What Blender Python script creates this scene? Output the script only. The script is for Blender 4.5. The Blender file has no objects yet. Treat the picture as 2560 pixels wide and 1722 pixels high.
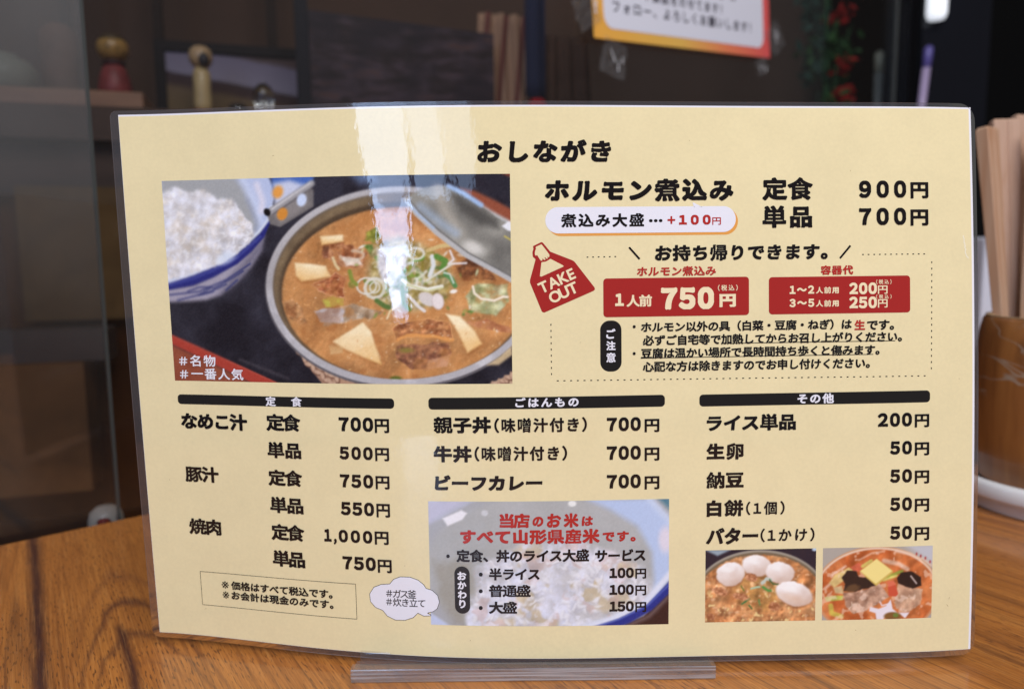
import bpy, math, random
import numpy as np
from mathutils import Vector, Matrix

scene = bpy.context.scene
COL = scene.collection

# ------------------------------------------------------------------ camera
CAM_H = 0.1435
PITCH, ROLL = 0.114438, -0.0110207
cam_data = bpy.data.cameras.new('camera')
cam = bpy.data.objects.new('camera', cam_data)
COL.objects.link(cam)
_p, _r = PITCH, ROLL
_F = Vector((0, math.cos(_p), -math.sin(_p)))
_U0 = Vector((0, math.sin(_p), math.cos(_p)))
_R0 = Vector((1, 0, 0))
_R = _R0 * math.cos(_r) + _U0 * math.sin(_r)
_U = _U0 * math.cos(_r) - _R0 * math.sin(_r)
cam.matrix_world = Matrix(((_R.x, _U.x, -_F.x, 0), (_R.y, _U.y, -_F.y, 0), (_R.z, _U.z, -_F.z, CAM_H), (0, 0, 0, 1)))
cam_data.sensor_width = 36.0
cam_data.lens = 26.0
cam_data.clip_start = 0.01
cam_data.clip_end = 50
cam_data.dof.use_dof = True
cam_data.dof.focus_distance = 0.252
cam_data.dof.aperture_fstop = 8.5
scene.camera = cam

# ------------------------------------------------------------------ world and lamps
world = bpy.data.worlds.new('World')
scene.world = world
world.use_nodes = True
bg = world.node_tree.nodes['Background']
bg.inputs[0].default_value = (0.97, 0.95, 0.93, 1)
bg.inputs[1].default_value = 0.09

def area(name, loc, target, sx, sy, power, color):
    d = bpy.data.lights.new(name, 'AREA')
    d.shape = 'RECTANGLE'
    d.size, d.size_y = sx, sy
    d.energy = power
    d.color = color
    o = bpy.data.objects.new(name, d)
    COL.objects.link(o)
    o.location = loc
    o.rotation_euler = (Vector(target) - Vector(loc)).to_track_quat('-Z', 'Y').to_euler()
    return o

area('ceiling_lamp', (0.24, -0.86, 1.36), (0.0, 0.22, 0.08), 1.3, 0.9, 32.0, (1.0, 0.965, 0.92))
# the daylit window behind the photographer, seen as the reflection in the laminate
for nm, x0, x1, z0, z1, e, shp in (('window_left', -0.90, -0.495, 0.50, 1.32, 8.5, 'ELLIPSE'), ('window_middle', -0.485, -0.275, 0.60, 1.25, 6.5, 'RECTANGLE'), ('window_right', -0.29, -0.06, 0.62, 1.22, 3.6, 'ELLIPSE'), ('window_low', -0.83, -0.57, 0.34, 0.60, 17.0, 'RECTANGLE'), ('window_foot', -0.81, -0.64, 0.08, 0.36, 15.0, 'ELLIPSE')):
    w, h = x1 - x0, z1 - z0
    ar = w * h * (math.pi / 4 if shp == 'ELLIPSE' else 1.0)
    o = area(nm, ((x0 + x1) / 2, -2.0, (z0 + z1) / 2), ((x0 + x1) / 2, 0.0, (z0 + z1) / 2), w, h, ar * math.pi * e, (0.45, 0.64, 1.0))
    o.data.shape = shp

scene.view_settings.view_transform = 'Standard'
scene.view_settings.look = 'None'
scene.view_settings.gamma = 1
scene.view_settings.exposure = 0.0
scene.view_settings.use_curve_mapping = False

# ------------------------------------------------------------------ helpers
def tag(o, label=None, cat=None, group=None, kind=None):
    if label: o['label'] = label
    if cat: o['category'] = cat
    if group: o['group'] = group
    if kind: o['kind'] = kind
    return o

def empty(name, loc, label, cat, group=None):
    o = bpy.data.objects.new(name, None)
    COL.objects.link(o)
    o.location = loc
    o.empty_display_size = 0.02
    return tag(o, label, cat, group)

def mesh_obj(name, verts, faces, mat, parent=None, smooth=False):
    """verts are world coordinates; stored relative to the thing's root."""
    v = np.asarray(verts, dtype=float).reshape(-1, 3)
    base = Vector((0, 0, 0))
    q = parent
    while q is not None:
        base = base + q.location
        q = q.parent
    if parent is None and len(v):
        base = Vector((float((v[:, 0].min() + v[:, 0].max()) / 2), float((v[:, 1].min() + v[:, 1].max()) / 2), float(v[:, 2].min())))
    v = v - np.array(base)
    me = bpy.data.meshes.new(name)
    me.from_pydata(v.tolist(), [], [tuple(int(i) for i in f) for f in faces])
    if smooth:
        me.polygons.foreach_set('use_smooth', [True] * len(me.polygons))
    me.update()
    me.materials.append(mat)
    o = bpy.data.objects.new(name, me)
    COL.objects.link(o)
    if parent is None:
        o.location = base
    else:
        o.parent = parent
    return o

def srgb(r, g, b, k=1.0):
    out = []
    for c in (r, g, b):
        c = c / 255.0
        out.append(k * (c / 12.92 if c <= 0.04045 else ((c + 0.055) / 1.055) ** 2.4))
    return (out[0], out[1], out[2], 1.0)

class NT:
    """small node-tree builder"""
    def __init__(self, name):
        self.m = bpy.data.materials.new(name)
        self.m.use_nodes = True
        self.t = self.m.node_tree
        self.b = self.t.nodes['Principled BSDF']
        self.out = self.t.nodes['Material Output']
    def n(self, typ, **kw):
        nd = self.t.nodes.new(typ)
        for k, v in kw.items():
            if k.startswith('i_'):
                nd.inputs[k[2:].replace('_', ' ')].default_value = v
            else:
                setattr(nd, k, v)
        return nd
    def l(self, a, b):
        self.t.links.new(a, b)
    def math(self, op, a, b=None, c=None):
        nd = self.t.nodes.new('ShaderNodeMath')
        nd.operation = op
        for i, x in enumerate((a, b, c)):
            if x is None: continue
            if isinstance(x, (int, float)): nd.inputs[i].default_value = x
            else: self.l(x, nd.inputs[i])
        return nd.outputs[0]
    def mix(self, fac, a, b, blend='MIX'):
        nd = self.t.nodes.new('ShaderNodeMix')
        nd.data_type = 'RGBA'
        nd.blend_type = blend
        for sock, x in ((nd.inputs[0], fac), (nd.inputs[6], a), (nd.inputs[7], b)):
            if isinstance(x, (int, float)): sock.default_value = x
            elif isinstance(x, tuple): sock.default_value = x
            else: self.l(x, sock)
        return nd.outputs[2]
    def ramp(self, fac, stops):
        nd = self.t.nodes.new('ShaderNodeValToRGB')
        el = nd.color_ramp.elements
        while len(el) < len(stops): el.new(0.5)
        for e, (p, c) in zip(el, stops):
            e.position = p
            e.color = c
        self.l(fac, nd.inputs[0])
        return nd.outputs[0]
    def noise(self, vec, scale, detail=3, rough=0.5, dist=0.0):
        nd = self.t.nodes.new('ShaderNodeTexNoise')
        nd.inputs['Scale'].default_value = scale
        nd.inputs['Detail'].default_value = detail
        nd.inputs['Roughness'].default_value = rough
        nd.inputs['Distortion'].default_value = dist
        if vec is not None: self.l(vec, nd.inputs['Vector'])
        return nd.outputs[0]

def plain(name, col, rough=0.5, noise=0.0, nscale=40.0, metallic=0.0, coat=0.0, spec=0.5):
    N = NT(name)
    N.b.inputs['Roughness'].default_value = rough
    N.b.inputs['Metallic'].default_value = metallic
    N.b.inputs['Coat Weight'].default_value = coat
    N.b.inputs['Specular IOR Level'].default_value = spec
    if noise > 0:
        tc = N.n('ShaderNodeTexCoord')
        f = N.noise(tc.outputs['Object'], nscale, 4, 0.6)
        dark = tuple(c * (1 - noise) for c in col[:3]) + (1,)
        lite = tuple(min(1, c * (1 + noise)) for c in col[:3]) + (1,)
        N.l(N.ramp(f, [(0.3, dark), (0.7, lite)]), N.b.inputs['Base Color'])
    else:
        N.b.inputs['Base Color'].default_value = col
    return N.m

def grain_wood(name, light, dark, scale=18.0, stretch=(1, 1, 0.08), rough=0.5, coat=0.0):
    N = NT(name)
    tc = N.n('ShaderNodeTexCoord')
    mp = N.n('ShaderNodeMapping')
    mp.inputs['Scale'].default_value = stretch
    N.l(tc.outputs['Object'], mp.inputs['Vector'])
    a = N.noise(mp.outputs[0], scale * 2, 4, 0.6, 0.4)
    N.l(N.ramp(a, [(0.32, dark), (0.55, light), (0.75, tuple(c * 1.1 for c in light[:3]) + (1,))]), N.b.inputs['Base Color'])
    N.b.inputs['Roughness'].default_value = rough
    N.b.inputs['Coat Weight'].default_value = coat
    return N.m

def box(x0, x1, y0, y1, z0, z1):
    v = [(x, y, z) for z in (z0, z1) for y in (y0, y1) for x in (x0, x1)]
    f = [(0, 2, 3, 1), (4, 5, 7, 6), (0, 1, 5, 4), (1, 3, 7, 5), (3, 2, 6, 7), (2, 0, 4, 6)]
    return v, f

def joined(parts):
    V, Fc = [], []
    for v, f in parts:
        k = len(V)
        V += [tuple(p) for p in v]
        Fc += [tuple(i + k for i in q) for q in f]
    return V, Fc

def frame_map(origin, ex, ey, pts):
    """local (s, d, z) -> world on a vertical frame given by origin and 2D axes."""
    return [(origin[0] + ex[0] * p[0] + ey[0] * p[1], origin[1] + ex[1] * p[0] + ey[1] * p[1], p[2]) for p in pts]

def lathe(profile, cx, cy, n=64, sx=1.0):
    V, Fc = [], []
    m = len(profile)
    for i in range(n):
        a = 2 * math.pi * i / n
        for r, z in profile:
            V.append((cx + r * math.cos(a) * sx, cy + r * math.sin(a), z))
    for i in range(n):
        j = (i + 1) % n
        for k in range(m - 1):
            Fc.append((i * m + k, j * m + k, j * m + k + 1, i * m + k + 1))
    if profile[0][0] > 1e-6:
        Fc.append(tuple(i * m for i in range(n))[::-1])
    if profile[-1][0] > 1e-6:
        Fc.append(tuple(i * m + m - 1 for i in range(n)))
    return V, Fc

def bevel(o, w, seg=2):
    b = o.modifiers.new('bevel', 'BEVEL')
    b.width = w
    b.segments = seg
    b.limit_method = 'ANGLE'
    b.angle_limit = math.radians(40)
    return o

# ------------------------------------------------------------------ table
E2 = (0.7634, 0.6460)        # along the table's end edge
N2 = (-0.6460, 0.7634)       # beyond the edge (also the wood grain direction)
T0 = (-0.2655, 0.3681)       # a point of the edge

def table_material():
    N = NT('varnished_teak')
    geo = N.n('ShaderNodeNewGeometry')
    sep = N.n('ShaderNodeSeparateXYZ')
    N.l(geo.outputs['Position'], sep.inputs[0])
    X, Y = sep.outputs[0], sep.outputs[1]
    a = N.math('ADD', N.math('MULTIPLY', X, -0.55), N.math('MULTIPLY', Y, 0.835))   # along the grain
    c = N.math('ADD', N.math('MULTIPLY', X, 0.835), N.math('MULTIPLY', Y, 0.55))    # across the grain
    def vec(k):
        cb = N.n('ShaderNodeCombineXYZ')
        N.l(N.math('MULTIPLY', a, k), cb.inputs[0]); N.l(c, cb.inputs[1])
        return cb.outputs[0]
    vslow, vmid, vfine, vpore = vec(0.06), vec(0.3), vec(0.035), vec(0.14)
    bend = N.math('MULTIPLY', N.math('SUBTRACT', N.noise(vec(0.5), 9, 2, 0.5), 0.5), 0.010)
    cw = N.math('ADD', c, bend)
    def vline(k):
        cb = N.n('ShaderNodeCombineXYZ')
        N.l(N.math('MULTIPLY', a, k), cb.inputs[0]); N.l(cw, cb.inputs[1])
        return cb.outputs[0]
    def tent(x, w):       # 1 on the line, 0 at distance w
        return N.math('MAXIMUM', N.math('SUBTRACT', 1.0, N.math('DIVIDE', N.math('ABSOLUTE', x), w)), 0.0)
    dc = N.math('SUBTRACT', c, 0.0262)
    near = N.math('POWER', 2.718, N.math('MULTIPLY', N.math('MULTIPLY', dc, dc), -1700.0))
    far = N.math('SUBTRACT', 1.0, near)
    # ground tone
    tone = N.math('ADD', N.math('MULTIPLY', N.noise(vline(0.03), 55, 4, 0.6), 0.6), N.math('MULTIPLY', N.noise(vline(0.02), 260, 3, 0.6), 0.4))
    base = N.ramp(tone, [(0.32, srgb(134, 80, 34)), (0.46, srgb(170, 106, 46)), (0.56, srgb(186, 120, 54)), (0.70, srgb(200, 137, 68))])
    big = N.noise(vec(0.5), 7, 2, 0.5)
    base = N.mix(N.ramp(big, [(0.35, (0, 0, 0, 1)), (0.65, (0.45, 0.45, 0.45, 1))]), base, srgb(176, 108, 50))
    col = base
    # long thin dark growth lines
    for sc, wd, st, sd in ((60, 0.018, 0.70, 1.0), (140, 0.030, 0.45, 2.0), (26, 0.009, 0.70, 3.0)):
        mp = N.n('ShaderNodeMapping'); mp.inputs['Location'].default_value = (sd * 3.1, sd * 1.7, 0)
        N.l(vline(0.018), mp.inputs['Vector'])
        n = N.noise(mp.outputs[0], sc, 2, 0.4)
        ln = tent(N.math('SUBTRACT', n, 0.5), wd)
        brk = N.ramp(N.noise(vslow, sc * 1.3, 3, 0.6), [(0.36, (0.1, 0.1, 0.1, 1)), (0.6, (1, 1, 1, 1))])
        f = N.math('MULTIPLY', N.math('MULTIPLY', N.math('MULTIPLY', ln, brk), st), N.math('ADD', 0.15, N.math('MULTIPLY', far, 0.85)))
        col = N.mix(f, col, srgb(78, 40, 24))
    # flame figure: nested soft arches that close towards the far end
    fuzz = N.math('MULTIPLY', N.math('SUBTRACT', N.noise(vmid, 150, 4, 0.65), 0.5), 0.020)
    wob = N.math('MULTIPLY', N.math('SUBTRACT', N.noise(vec(0.8), 28, 2, 0.5), 0.5), 0.022)
    w = N.math('ADD', N.math('ADD', N.math('SUBTRACT', a, 0.343), N.math('DIVIDE', N.math('MULTIPLY', dc, dc), 0.0058)), N.math('ADD', fuzz, wob))
    m = near
    for w0, wd, st, cc in ((0.0, 0.0075, 0.95, (92, 52, 36)), (-0.0295, 0.007, 0.8, (92, 54, 36)), (0.034, 0.010, 0.45, (112, 66, 42)), (-0.055, 0.005, 0.35, (120, 72, 42))):
        f = N.math('MULTIPLY', N.math('MULTIPLY', tent(N.math('SUBTRACT', w, w0), wd), st), m)
        col = N.mix(f, col, srgb(*cc))
    # two dark streaks
    wv = N.math('MULTIPLY', N.math('SUBTRACT', N.noise(vec(0.35), 70, 4, 0.65), 0.5), 0.0052)
    col = N.mix(N.math('MULTIPLY', tent(N.math('ADD', N.math('ADD', c, 0.0046), wv), 0.0046), 1.15), col, srgb(66, 36, 32))
    below = N.ramp(a, [(0.318, (1, 1, 1, 1)), (0.326, (0, 0, 0, 1))])
    col = N.mix(N.math('MULTIPLY', N.math('MULTIPLY', tent(N.math('ADD', N.math('SUBTRACT', c, 0.0222), wv), 0.0032), 1.1), below), col, srgb(70, 38, 30))
    # pores: short dark dashes
    pore = N.noise(vpore, 1500, 2, 0.4)
    pm = N.noise(vec(0.4), 30, 2, 0.5)
    pf = N.math('MULTIPLY', N.ramp(pore, [(0.57, (0, 0, 0, 1)), (0.66, (1, 1, 1, 1))]), N.ramp(pm, [(0.36, (0.25, 0.25, 0.25, 1)), (0.56, (0.85, 0.85, 0.85, 1))]))
    col = N.mix(pf, col, srgb(92, 54, 30))
    fib = N.noise(vec(0.025), 1300, 3, 0.7)
    col = N.mix(N.ramp(fib, [(0.34, (0.45, 0.45, 0.45, 1)), (0.52, (0, 0, 0, 1))]), col, srgb(112, 66, 34))
    col = N.mix(N.ramp(fib, [(0.52, (0, 0, 0, 1)), (0.70, (0.35, 0.35, 0.35, 1))]), col, srgb(204, 146, 86))
    N.l(col, N.b.inputs['Base Color'])
    N.b.inputs['Roughness'].default_value = 0.42
    N.b.inputs['Coat Weight'].default_value = 0.4
    N.b.inputs['Coat Roughness'].default_value = 0.12
    bp = N.n('ShaderNodeBump')
    bp.inputs['Strength'].default_value = 0.10
    bp.inputs['Distance'].default_value = 0.0004
    N.l(N.noise(vfine, 500, 3, 0.6), bp.inputs['Height'])
    N.l(bp.outputs[0], N.b.inputs['Normal'])
    return N.m

def strip_prism(s0, s1, d0, d1, z0, z1):
    v, f = box(s0, s1, d0, d1, z0, z1)
    return frame_map(T0, E2, N2, v), f

MT = table_material()
table = empty('table', (0.3, 0.1, -0.70), 'brown varnished wooden table with bold dark grain, carrying the yellow menu', 'table')
v, f = strip_prism(-0.25, 1.10, -0.95, 0.0, -0.032, 0.0)
bevel(mesh_obj('tabletop', v, f, MT, table), 0.0012, 2)
for s, d in ((-0.18, -0.07), (1.03, -0.07), (-0.18, -0.88), (1.03, -0.88)):
    v, f = strip_prism(s - 0.03, s + 0.03, d - 0.03, d + 0.03, -0.70, -0.0325)
    mesh_obj('leg', v, f, MT, table)

# ------------------------------------------------------------------ the room beyond
wallm = plain('brown_wall', srgb(74, 62, 58), 0.8, 0.12, 3)
floorm = plain('dark_floor', srgb(52, 42, 36), 0.6, 0.2, 4)
v, f = box(-2.6, 2.6, -2.6, 2.4, -0.73, -0.70)
tag(mesh_obj('floor', v, f, floorm), kind='structure')
v, f = box(-2.6, 2.6, 1.62, 1.68, -0.6995, 2.4)
tag(mesh_obj('back_wall', v, f, wallm), kind='structure')

B0 = (-0.443, 0.666)          # the shelf's front line
BE = (0.957, 0.290)
BN = (-0.290, 0.957)

def sbox(t0, t1, d0, d1, z0, z1):
    v, f = box(t0, t1, d0, d1, z0, z1)
    return frame_map(B0, BE, BN, v), f


# ------------------------------------------------------------------ the curved menu card
PW, PH = 0.297, 0.18953      # printed area, metres
def card_xyz(u, v):
    """paper coordinates (metres, from the lower left corner) -> world; the sheet is gently bent."""
    u = np.asarray(u, float); v = np.asarray(v, float)
    s = (u - PW / 2) / (PW / 2)
    ss = np.linspace(-1.08, 1.08, 433)
    D = lambda q: (-0.309014 * q**2 + 0.391458 * q**3 + 0.077051 * q**4 - 0.242749 * q**5) * 0.05
    dD = np.gradient(D(ss), ss * PW / 2)
    a = np.concatenate([[0], np.cumsum(np.sqrt(np.maximum(1 - ((dD[1:] + dD[:-1]) / 2)**2, 0.05)) * np.diff(ss) * PW / 2)])
    a -= np.interp(0, ss, a)
    A = np.interp(s, ss, a)
    t = (v - PH / 2) / (PH / 2)
    dep = D(s) + 0.01 * (-0.158866 * t * t - 0.550322 * s * t + 0.099334 * s * s * t - 0.064388 * s * t * t)
    y = -dep + v * math.sin(0.045359)
    z = v * math.cos(0.045359)
    c, sn = math.cos(0.020402), math.sin(0.020402)
    return np.stack([0.012494 + A * c - y * sn, 0.243496 + A * sn + y * c, 0.0045 + z + 0 * A], -1)

def card_pt(u, v, off=0.0):
    u = np.asarray(u, float); v = np.asarray(v, float)
    p = card_xyz(u, v)
    if off != 0:
        h = 2e-4
        n = np.cross(card_xyz(u + h, v) - card_xyz(u - h, v), card_xyz(u, v + h) - card_xyz(u, v - h))
        n /= np.linalg.norm(n, axis=-1, keepdims=True)
        p = p + n * off
    return p

MM = 1e-3
KF = 1.0    # print reflectance for a colour that reads full in the photograph

def print_material(name, col=None, mottled=0.0, attr=None):
    """ink or paper under the glossy, slightly wavy laminate"""
    N = NT(name)
    tc = N.n('ShaderNodeTexCoord')
    if attr:
        at = N.n('ShaderNodeVertexColor')
        at.layer_name = attr
        N.l(at.outputs['Color'], N.b.inputs['Base Color'])
    elif mottled:
        f = N.noise(tc.outputs['Object'], 55, 5, 0.65)
        f2 = N.noise(tc.outputs['Object'], 900, 2, 0.5)
        fm = N.math('ADD', N.math('MULTIPLY', f, 0.6), N.math('MULTIPLY', f2, 0.4))
        dk = tuple(c * (1 - mottled) for c in col[:3]) + (1,)
        lt = tuple(c * (1 + mottled * 0.7) for c in col[:3]) + (1,)
        N.l(N.ramp(fm, [(0.35, dk), (0.65, lt)]), N.b.inputs['Base Color'])
    else:
        N.b.inputs['Base Color'].default_value = col
    N.b.inputs['Roughness'].default_value = 0.7
    N.b.inputs['Specular IOR Level'].default_value = 0.0
    N.b.inputs['Coat Weight'].default_value = 1.0
    N.b.inputs['Coat Roughness'].default_value = 0.03
    N.b.inputs['Coat IOR'].default_value = 1.5
    # wavy film: fine ripple plus a few vertical creases
    mp = N.n('ShaderNodeMapping')
    mp.inputs['Scale'].default_value = (1.0, 1.0, 0.55)
    N.l(tc.outputs['Object'], mp.inputs['Vector'])
    h1 = N.noise(mp.outputs[0], 120, 3, 0.55)
    h2 = N.noise(mp.outputs[0], 480, 2, 0.5)
    h3 = N.noise(mp.outputs[0], 26, 2, 0.5)
    hh = N.math('ADD', N.math('ADD', N.math('MULTIPLY', h1, 0.00004), N.math('MULTIPLY', h2, 0.000009)), N.math('MULTIPLY', h3, 0.00022))
    bp = N.n('ShaderNodeBump')
    bp.inputs['Strength'].default_value = 1.0
    bp.inputs['Distance'].default_value = 1.0
    N.l(hh, bp.inputs['Height'])
    N.l(bp.outputs[0], N.b.inputs['Coat Normal'])
    return N.m

INK = {
    'K': print_material('black_ink', srgb(26, 22, 24, KF)),
    'R': print_material('red_ink', srgb(178, 48, 44, KF)),
    'W': print_material('white_ink', srgb(232, 232, 244, KF)),
    'C': print_material('cream_ink', srgb(240, 224, 188, KF)),
    'O': print_material('orange_ink', srgb(228, 160, 82, KF)),
    'P': print_material('red_panel_ink', srgb(164, 44, 42, KF)),
    'B': print_material('bar_ink', srgb(34, 32, 32, KF)),
}
PAPER_Y = print_material('yellow_paper', srgb(234, 220, 177, KF), mottled=0.045)
PAPER_W = print_material('white_paper', srgb(236, 236, 246, KF))

menu = empty('menu_card', (0.0125, 0.2435, 0.0025), 'large laminated yellow menu card with food photos, standing upright in a clear acrylic stand', 'menu')

def sheet(name, u0, u1, v0, v1, off, mat, nu=90, nv=50, parent=None, smooth=True):
    u, v = np.meshgrid(np.linspace(u0, u1, nu + 1), np.linspace(v0, v1, nv + 1))
    P = card_pt(u, v, off).reshape(-1, 3)
    i = np.arange(nv)[:, None] * (nu + 1) + np.arange(nu)[None, :]
    Fc = np.stack([i, i + 1, i + nu + 2, i + nu + 1], -1).reshape(-1, 4)
    return mesh_obj(name, P, Fc, mat, parent or menu, smooth), u, v

# white sheet a little larger than its yellow print, and its back
paper, _, _ = sheet('paper', -0.0001, PW + 0.0008, -0.0001, PH + 0.0006, 0.0, PAPER_W)
sheet('printed_ground', 0.0, PW, 0.0, PH, 0.00003, PAPER_Y, parent=paper)

# ---- clear laminate rim
def film_material():
    N = NT('clear_laminate')
    N.t.nodes.remove(N.b)
    tr = N.n('ShaderNodeBsdfTransparent'); tr.inputs[0].default_value = (0.80, 0.78, 0.82, 1)
    gl = N.n('ShaderNodeBsdfGlossy'); gl.inputs['Roughness'].default_value = 0.06
    df = N.n('ShaderNodeBsdfDiffuse'); df.inputs[0].default_value = (0.55, 0.55, 0.62, 1)
    fr = N.n('ShaderNodeFresnel'); fr.inputs[0].default_value = 1.5
    m1 = N.n('ShaderNodeMixShader'); m1.inputs[0].default_value = 0.07
    N.l(tr.outputs[0], m1.inputs[1]); N.l(df.outputs[0], m1.inputs[2])
    m2 = N.n('ShaderNodeMixShader')
    N.l(N.math('MULTIPLY', fr.outputs[0], 1.1), m2.inputs[0])
    N.l(m1.outputs[0], m2.inputs[1]); N.l(gl.outputs[0], m2.inputs[2])
    N.l(m2.outputs[0], N.out.inputs[0])
    return N.m
def film_edge_material():
    N = NT('laminate_cut_edge')
    N.t.nodes.remove(N.b)
    tr = N.n('ShaderNodeBsdfTransparent')
    gl = N.n('ShaderNodeBsdfGlossy'); gl.inputs['Roughness'].default_value = 0.25
    df = N.n('ShaderNodeBsdfDiffuse'); df.inputs[0].default_value = (0.75, 0.75, 0.80, 1)
    m1 = N.n('ShaderNodeMixShader'); m1.inputs[0].default_value = 0.45
    N.l(df.outputs[0], m1.inputs[1]); N.l(gl.outputs[0], m1.inputs[2])
    m2 = N.n('ShaderNodeMixShader'); m2.inputs[0].default_value = 0.55
    N.l(tr.outputs[0], m2.inputs[1]); N.l(m1.outputs[0], m2.inputs[2])
    N.l(m2.outputs[0], N.out.inputs[0])
    return N.m
FILM, FEDGE = film_material(), film_edge_material()

def rounded_path(x0, x1, y0, y1, rad, step=2.0 * MM):
    """closed path, counter-clockwise; rad = (bl, br, tr, tl)"""
    pts = []
    cs = [((x0, y0), rad[0], 180), ((x1, y0), rad[1], 270), ((x1, y1), rad[2], 0), ((x0, y1), rad[3], 90)]
    sg = [(1, 1), (-1, 1), (-1, -1), (1, -1)]
    for (c, r, a0), (sx, sy) in zip(cs, sg):
        o = (c[0] + sx * r, c[1] + sy * r)
        for k in range(9):
            a = math.radians(a0 + 90 * k / 8)
            pts.append((o[0] + r * math.cos(a), o[1] + r * math.sin(a)))
    out = []
    for i, p in enumerate(pts):
        q = pts[(i + 1) % len(pts)]
        m = max(1, int(math.hypot(q[0] - p[0], q[1] - p[1]) / step))
        for k in range(m):
            out.append((p[0] + (q[0] - p[0]) * k / m, p[1] + (q[1] - p[1]) * k / m))
    return out

outer = np.array(rounded_path(-2.9 * MM, PW + 2.2 * MM, -2.0 * MM, PH + 1.9 * MM, (3.0 * MM, 5 * MM, 6 * MM, 2.2 * MM)))
inner = np.stack([np.clip(outer[:, 0], -0.0001, PW + 0.0008), np.clip(outer[:, 1], -0.0001, PH + 0.0006)], -1)
no = len(outer)
Vf, Ff, Fe = [], [], []
A0 = card_pt(inner[:, 0], inner[:, 1], 0.00016); A1 = card_pt(outer[:, 0], outer[:, 1], 0.00016)
Bo = card_pt(outer[:, 0], outer[:, 1], -0.00018); Bi = card_pt(inner[:, 0], inner[:, 1], -0.00018)
Vf = np.concatenate([A0, A1, Bo, Bi])
for i in range(no):
    j = (i + 1) % no
    Ff.append((i, i + no, j + no, j)[::-1])
film = mesh_obj('laminate_rim', Vf[:2 * no], Ff, FILM, menu)
for i in range(no):
    j = (i + 1) % no
    Fe.append((i, j, j + no, i + no))
mesh_obj('cut_edge', np.concatenate([A1, Bo]), Fe, FEDGE, film)
# the back film, one sheet over the white back of the paper
u, v = np.meshgrid(np.linspace(-0.0, PW + 0.0006, 41), np.linspace(0, PH + 0.0004, 25))
i = np.arange(24)[:, None] * 41 + np.arange(40)[None, :]
mesh_obj('back_print', card_pt(u, v, -0.00012).reshape(-1, 3), np.stack([i, i + 41, i + 42, i + 1], -1).reshape(-1, 4),
         print_material('back_paper', srgb(206, 178, 120, KF), mottled=0.05), paper, True)

# ---- shape tools working in paper coordinates
def seg_dist(P, S):
    """distance of points P (n,2) to segments S (m,2,2)"""
    d = np.full(len(P), 1e9)
    for a, b in S:
        ab = b - a
        L = max(float(ab @ ab), 1e-18)
        t = np.clip(((P - a) @ ab) / L, 0, 1)
        q = P - a - t[:, None] * ab
        d = np.minimum(d, np.einsum('ij,ij->i', q, q))
    return np.sqrt(d)

def even_odd(P, S):
    ins = np.zeros(len(P), bool)
    for a, b in S:
        if a[1] == b[1]: continue
        c = ((a[1] > P[:, 1]) != (b[1] > P[:, 1]))
        x = (b[0] - a[0]) * (P[:, 1] - a[1]) / (b[1] - a[1]) + a[0]
        ins ^= c & (P[:, 0] < x)
    return ins

def winding(P, S):
    w = np.zeros(len(P), int)
    for a, b in S:
        if a[1] == b[1]: continue
        up = (a[1] <= P[:, 1]) & (b[1] > P[:, 1]); dn = (a[1] > P[:, 1]) & (b[1] <= P[:, 1])
        x = (b[0] - a[0]) * (P[:, 1] - a[1]) / (b[1] - a[1]) + a[0]
        r = P[:, 0] < x
        w += (up & r).astype(int) - (dn & r).astype(int)
    return w != 0

def fill_field(field, xs, ys, maxrun=1e9):
    """polygons covering field > 0 on the grid (marching squares, full cells merged into runs)"""
    ny, nx = field.shape
    pos = field > 0
    cnt = pos[:-1, :-1].astype(int) + pos[:-1, 1:] + pos[1:, :-1] + pos[1:, 1:]
    polys = []
    for j in range(ny - 1):
        i = 0
        while i < nx - 1:
            c = cnt[j, i]
            if c == 0:
                i += 1
            elif c == 4:
                k = i
                while k < nx - 1 and cnt[j, k] == 4 and xs[k + 1] - xs[i] <= maxrun: k += 1
                if k == i: k = i + 1
                polys.append([(xs[i], ys[j]), (xs[k], ys[j]), (xs[k], ys[j + 1]), (xs[i], ys[j + 1])])
                i = k
            else:
                cs = [(i, j), (i + 1, j), (i + 1, j + 1), (i, j + 1)]
                poly = []
                for q in range(4):
                    (ax, ay), (bx, by) = cs[q], cs[(q + 1) % 4]
                    fa, fb = field[ay, ax], field[by, bx]
                    if fa > 0: poly.append((xs[ax], ys[ay]))
                    if (fa > 0) != (fb > 0):
                        t = fa / (fa - fb)
                        poly.append((xs[ax] + (xs[bx] - xs[ax]) * t, ys[ay] + (ys[by] - ys[ay]) * t))
                if len(poly) >= 3: polys.append(poly)
                i += 1
    return polys

def polys_mesh(name, polys, off, mat, parent, mapper=None):
    pts = np.array([p for q in polys for p in q], float)
    faces, k = [], 0
    for q in polys:
        faces.append(tuple(range(k, k + len(q))))
        k += len(q)
    P = card_pt(pts[:, 0], pts[:, 1], off) if mapper is None else mapper(pts, off)
    return mesh_obj(name, P, faces, mat, parent)

def poly_segs(pts):
    p = np.array(pts, float)
    return np.stack([p, np.roll(p, -1, 0)], 1)

def shape(name, sdf, bbox, cell, off, mat, parent, maxrun=4 * MM):
    """region sdf > 0 inside bbox, coordinates in metres of paper"""
    x0, x1, y0, y1 = bbox
    xs = np.arange(x0 - cell, x1 + 2 * cell, cell); ys = np.arange(y0 - cell, y1 + 2 * cell, cell)
    gx, gy = np.meshgrid(xs, ys)
    f = sdf(np.stack([gx.ravel(), gy.ravel()], -1)).reshape(gx.shape)
    return polys_mesh(name, fill_field(f, xs, ys, maxrun), off, mat, parent)

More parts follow.
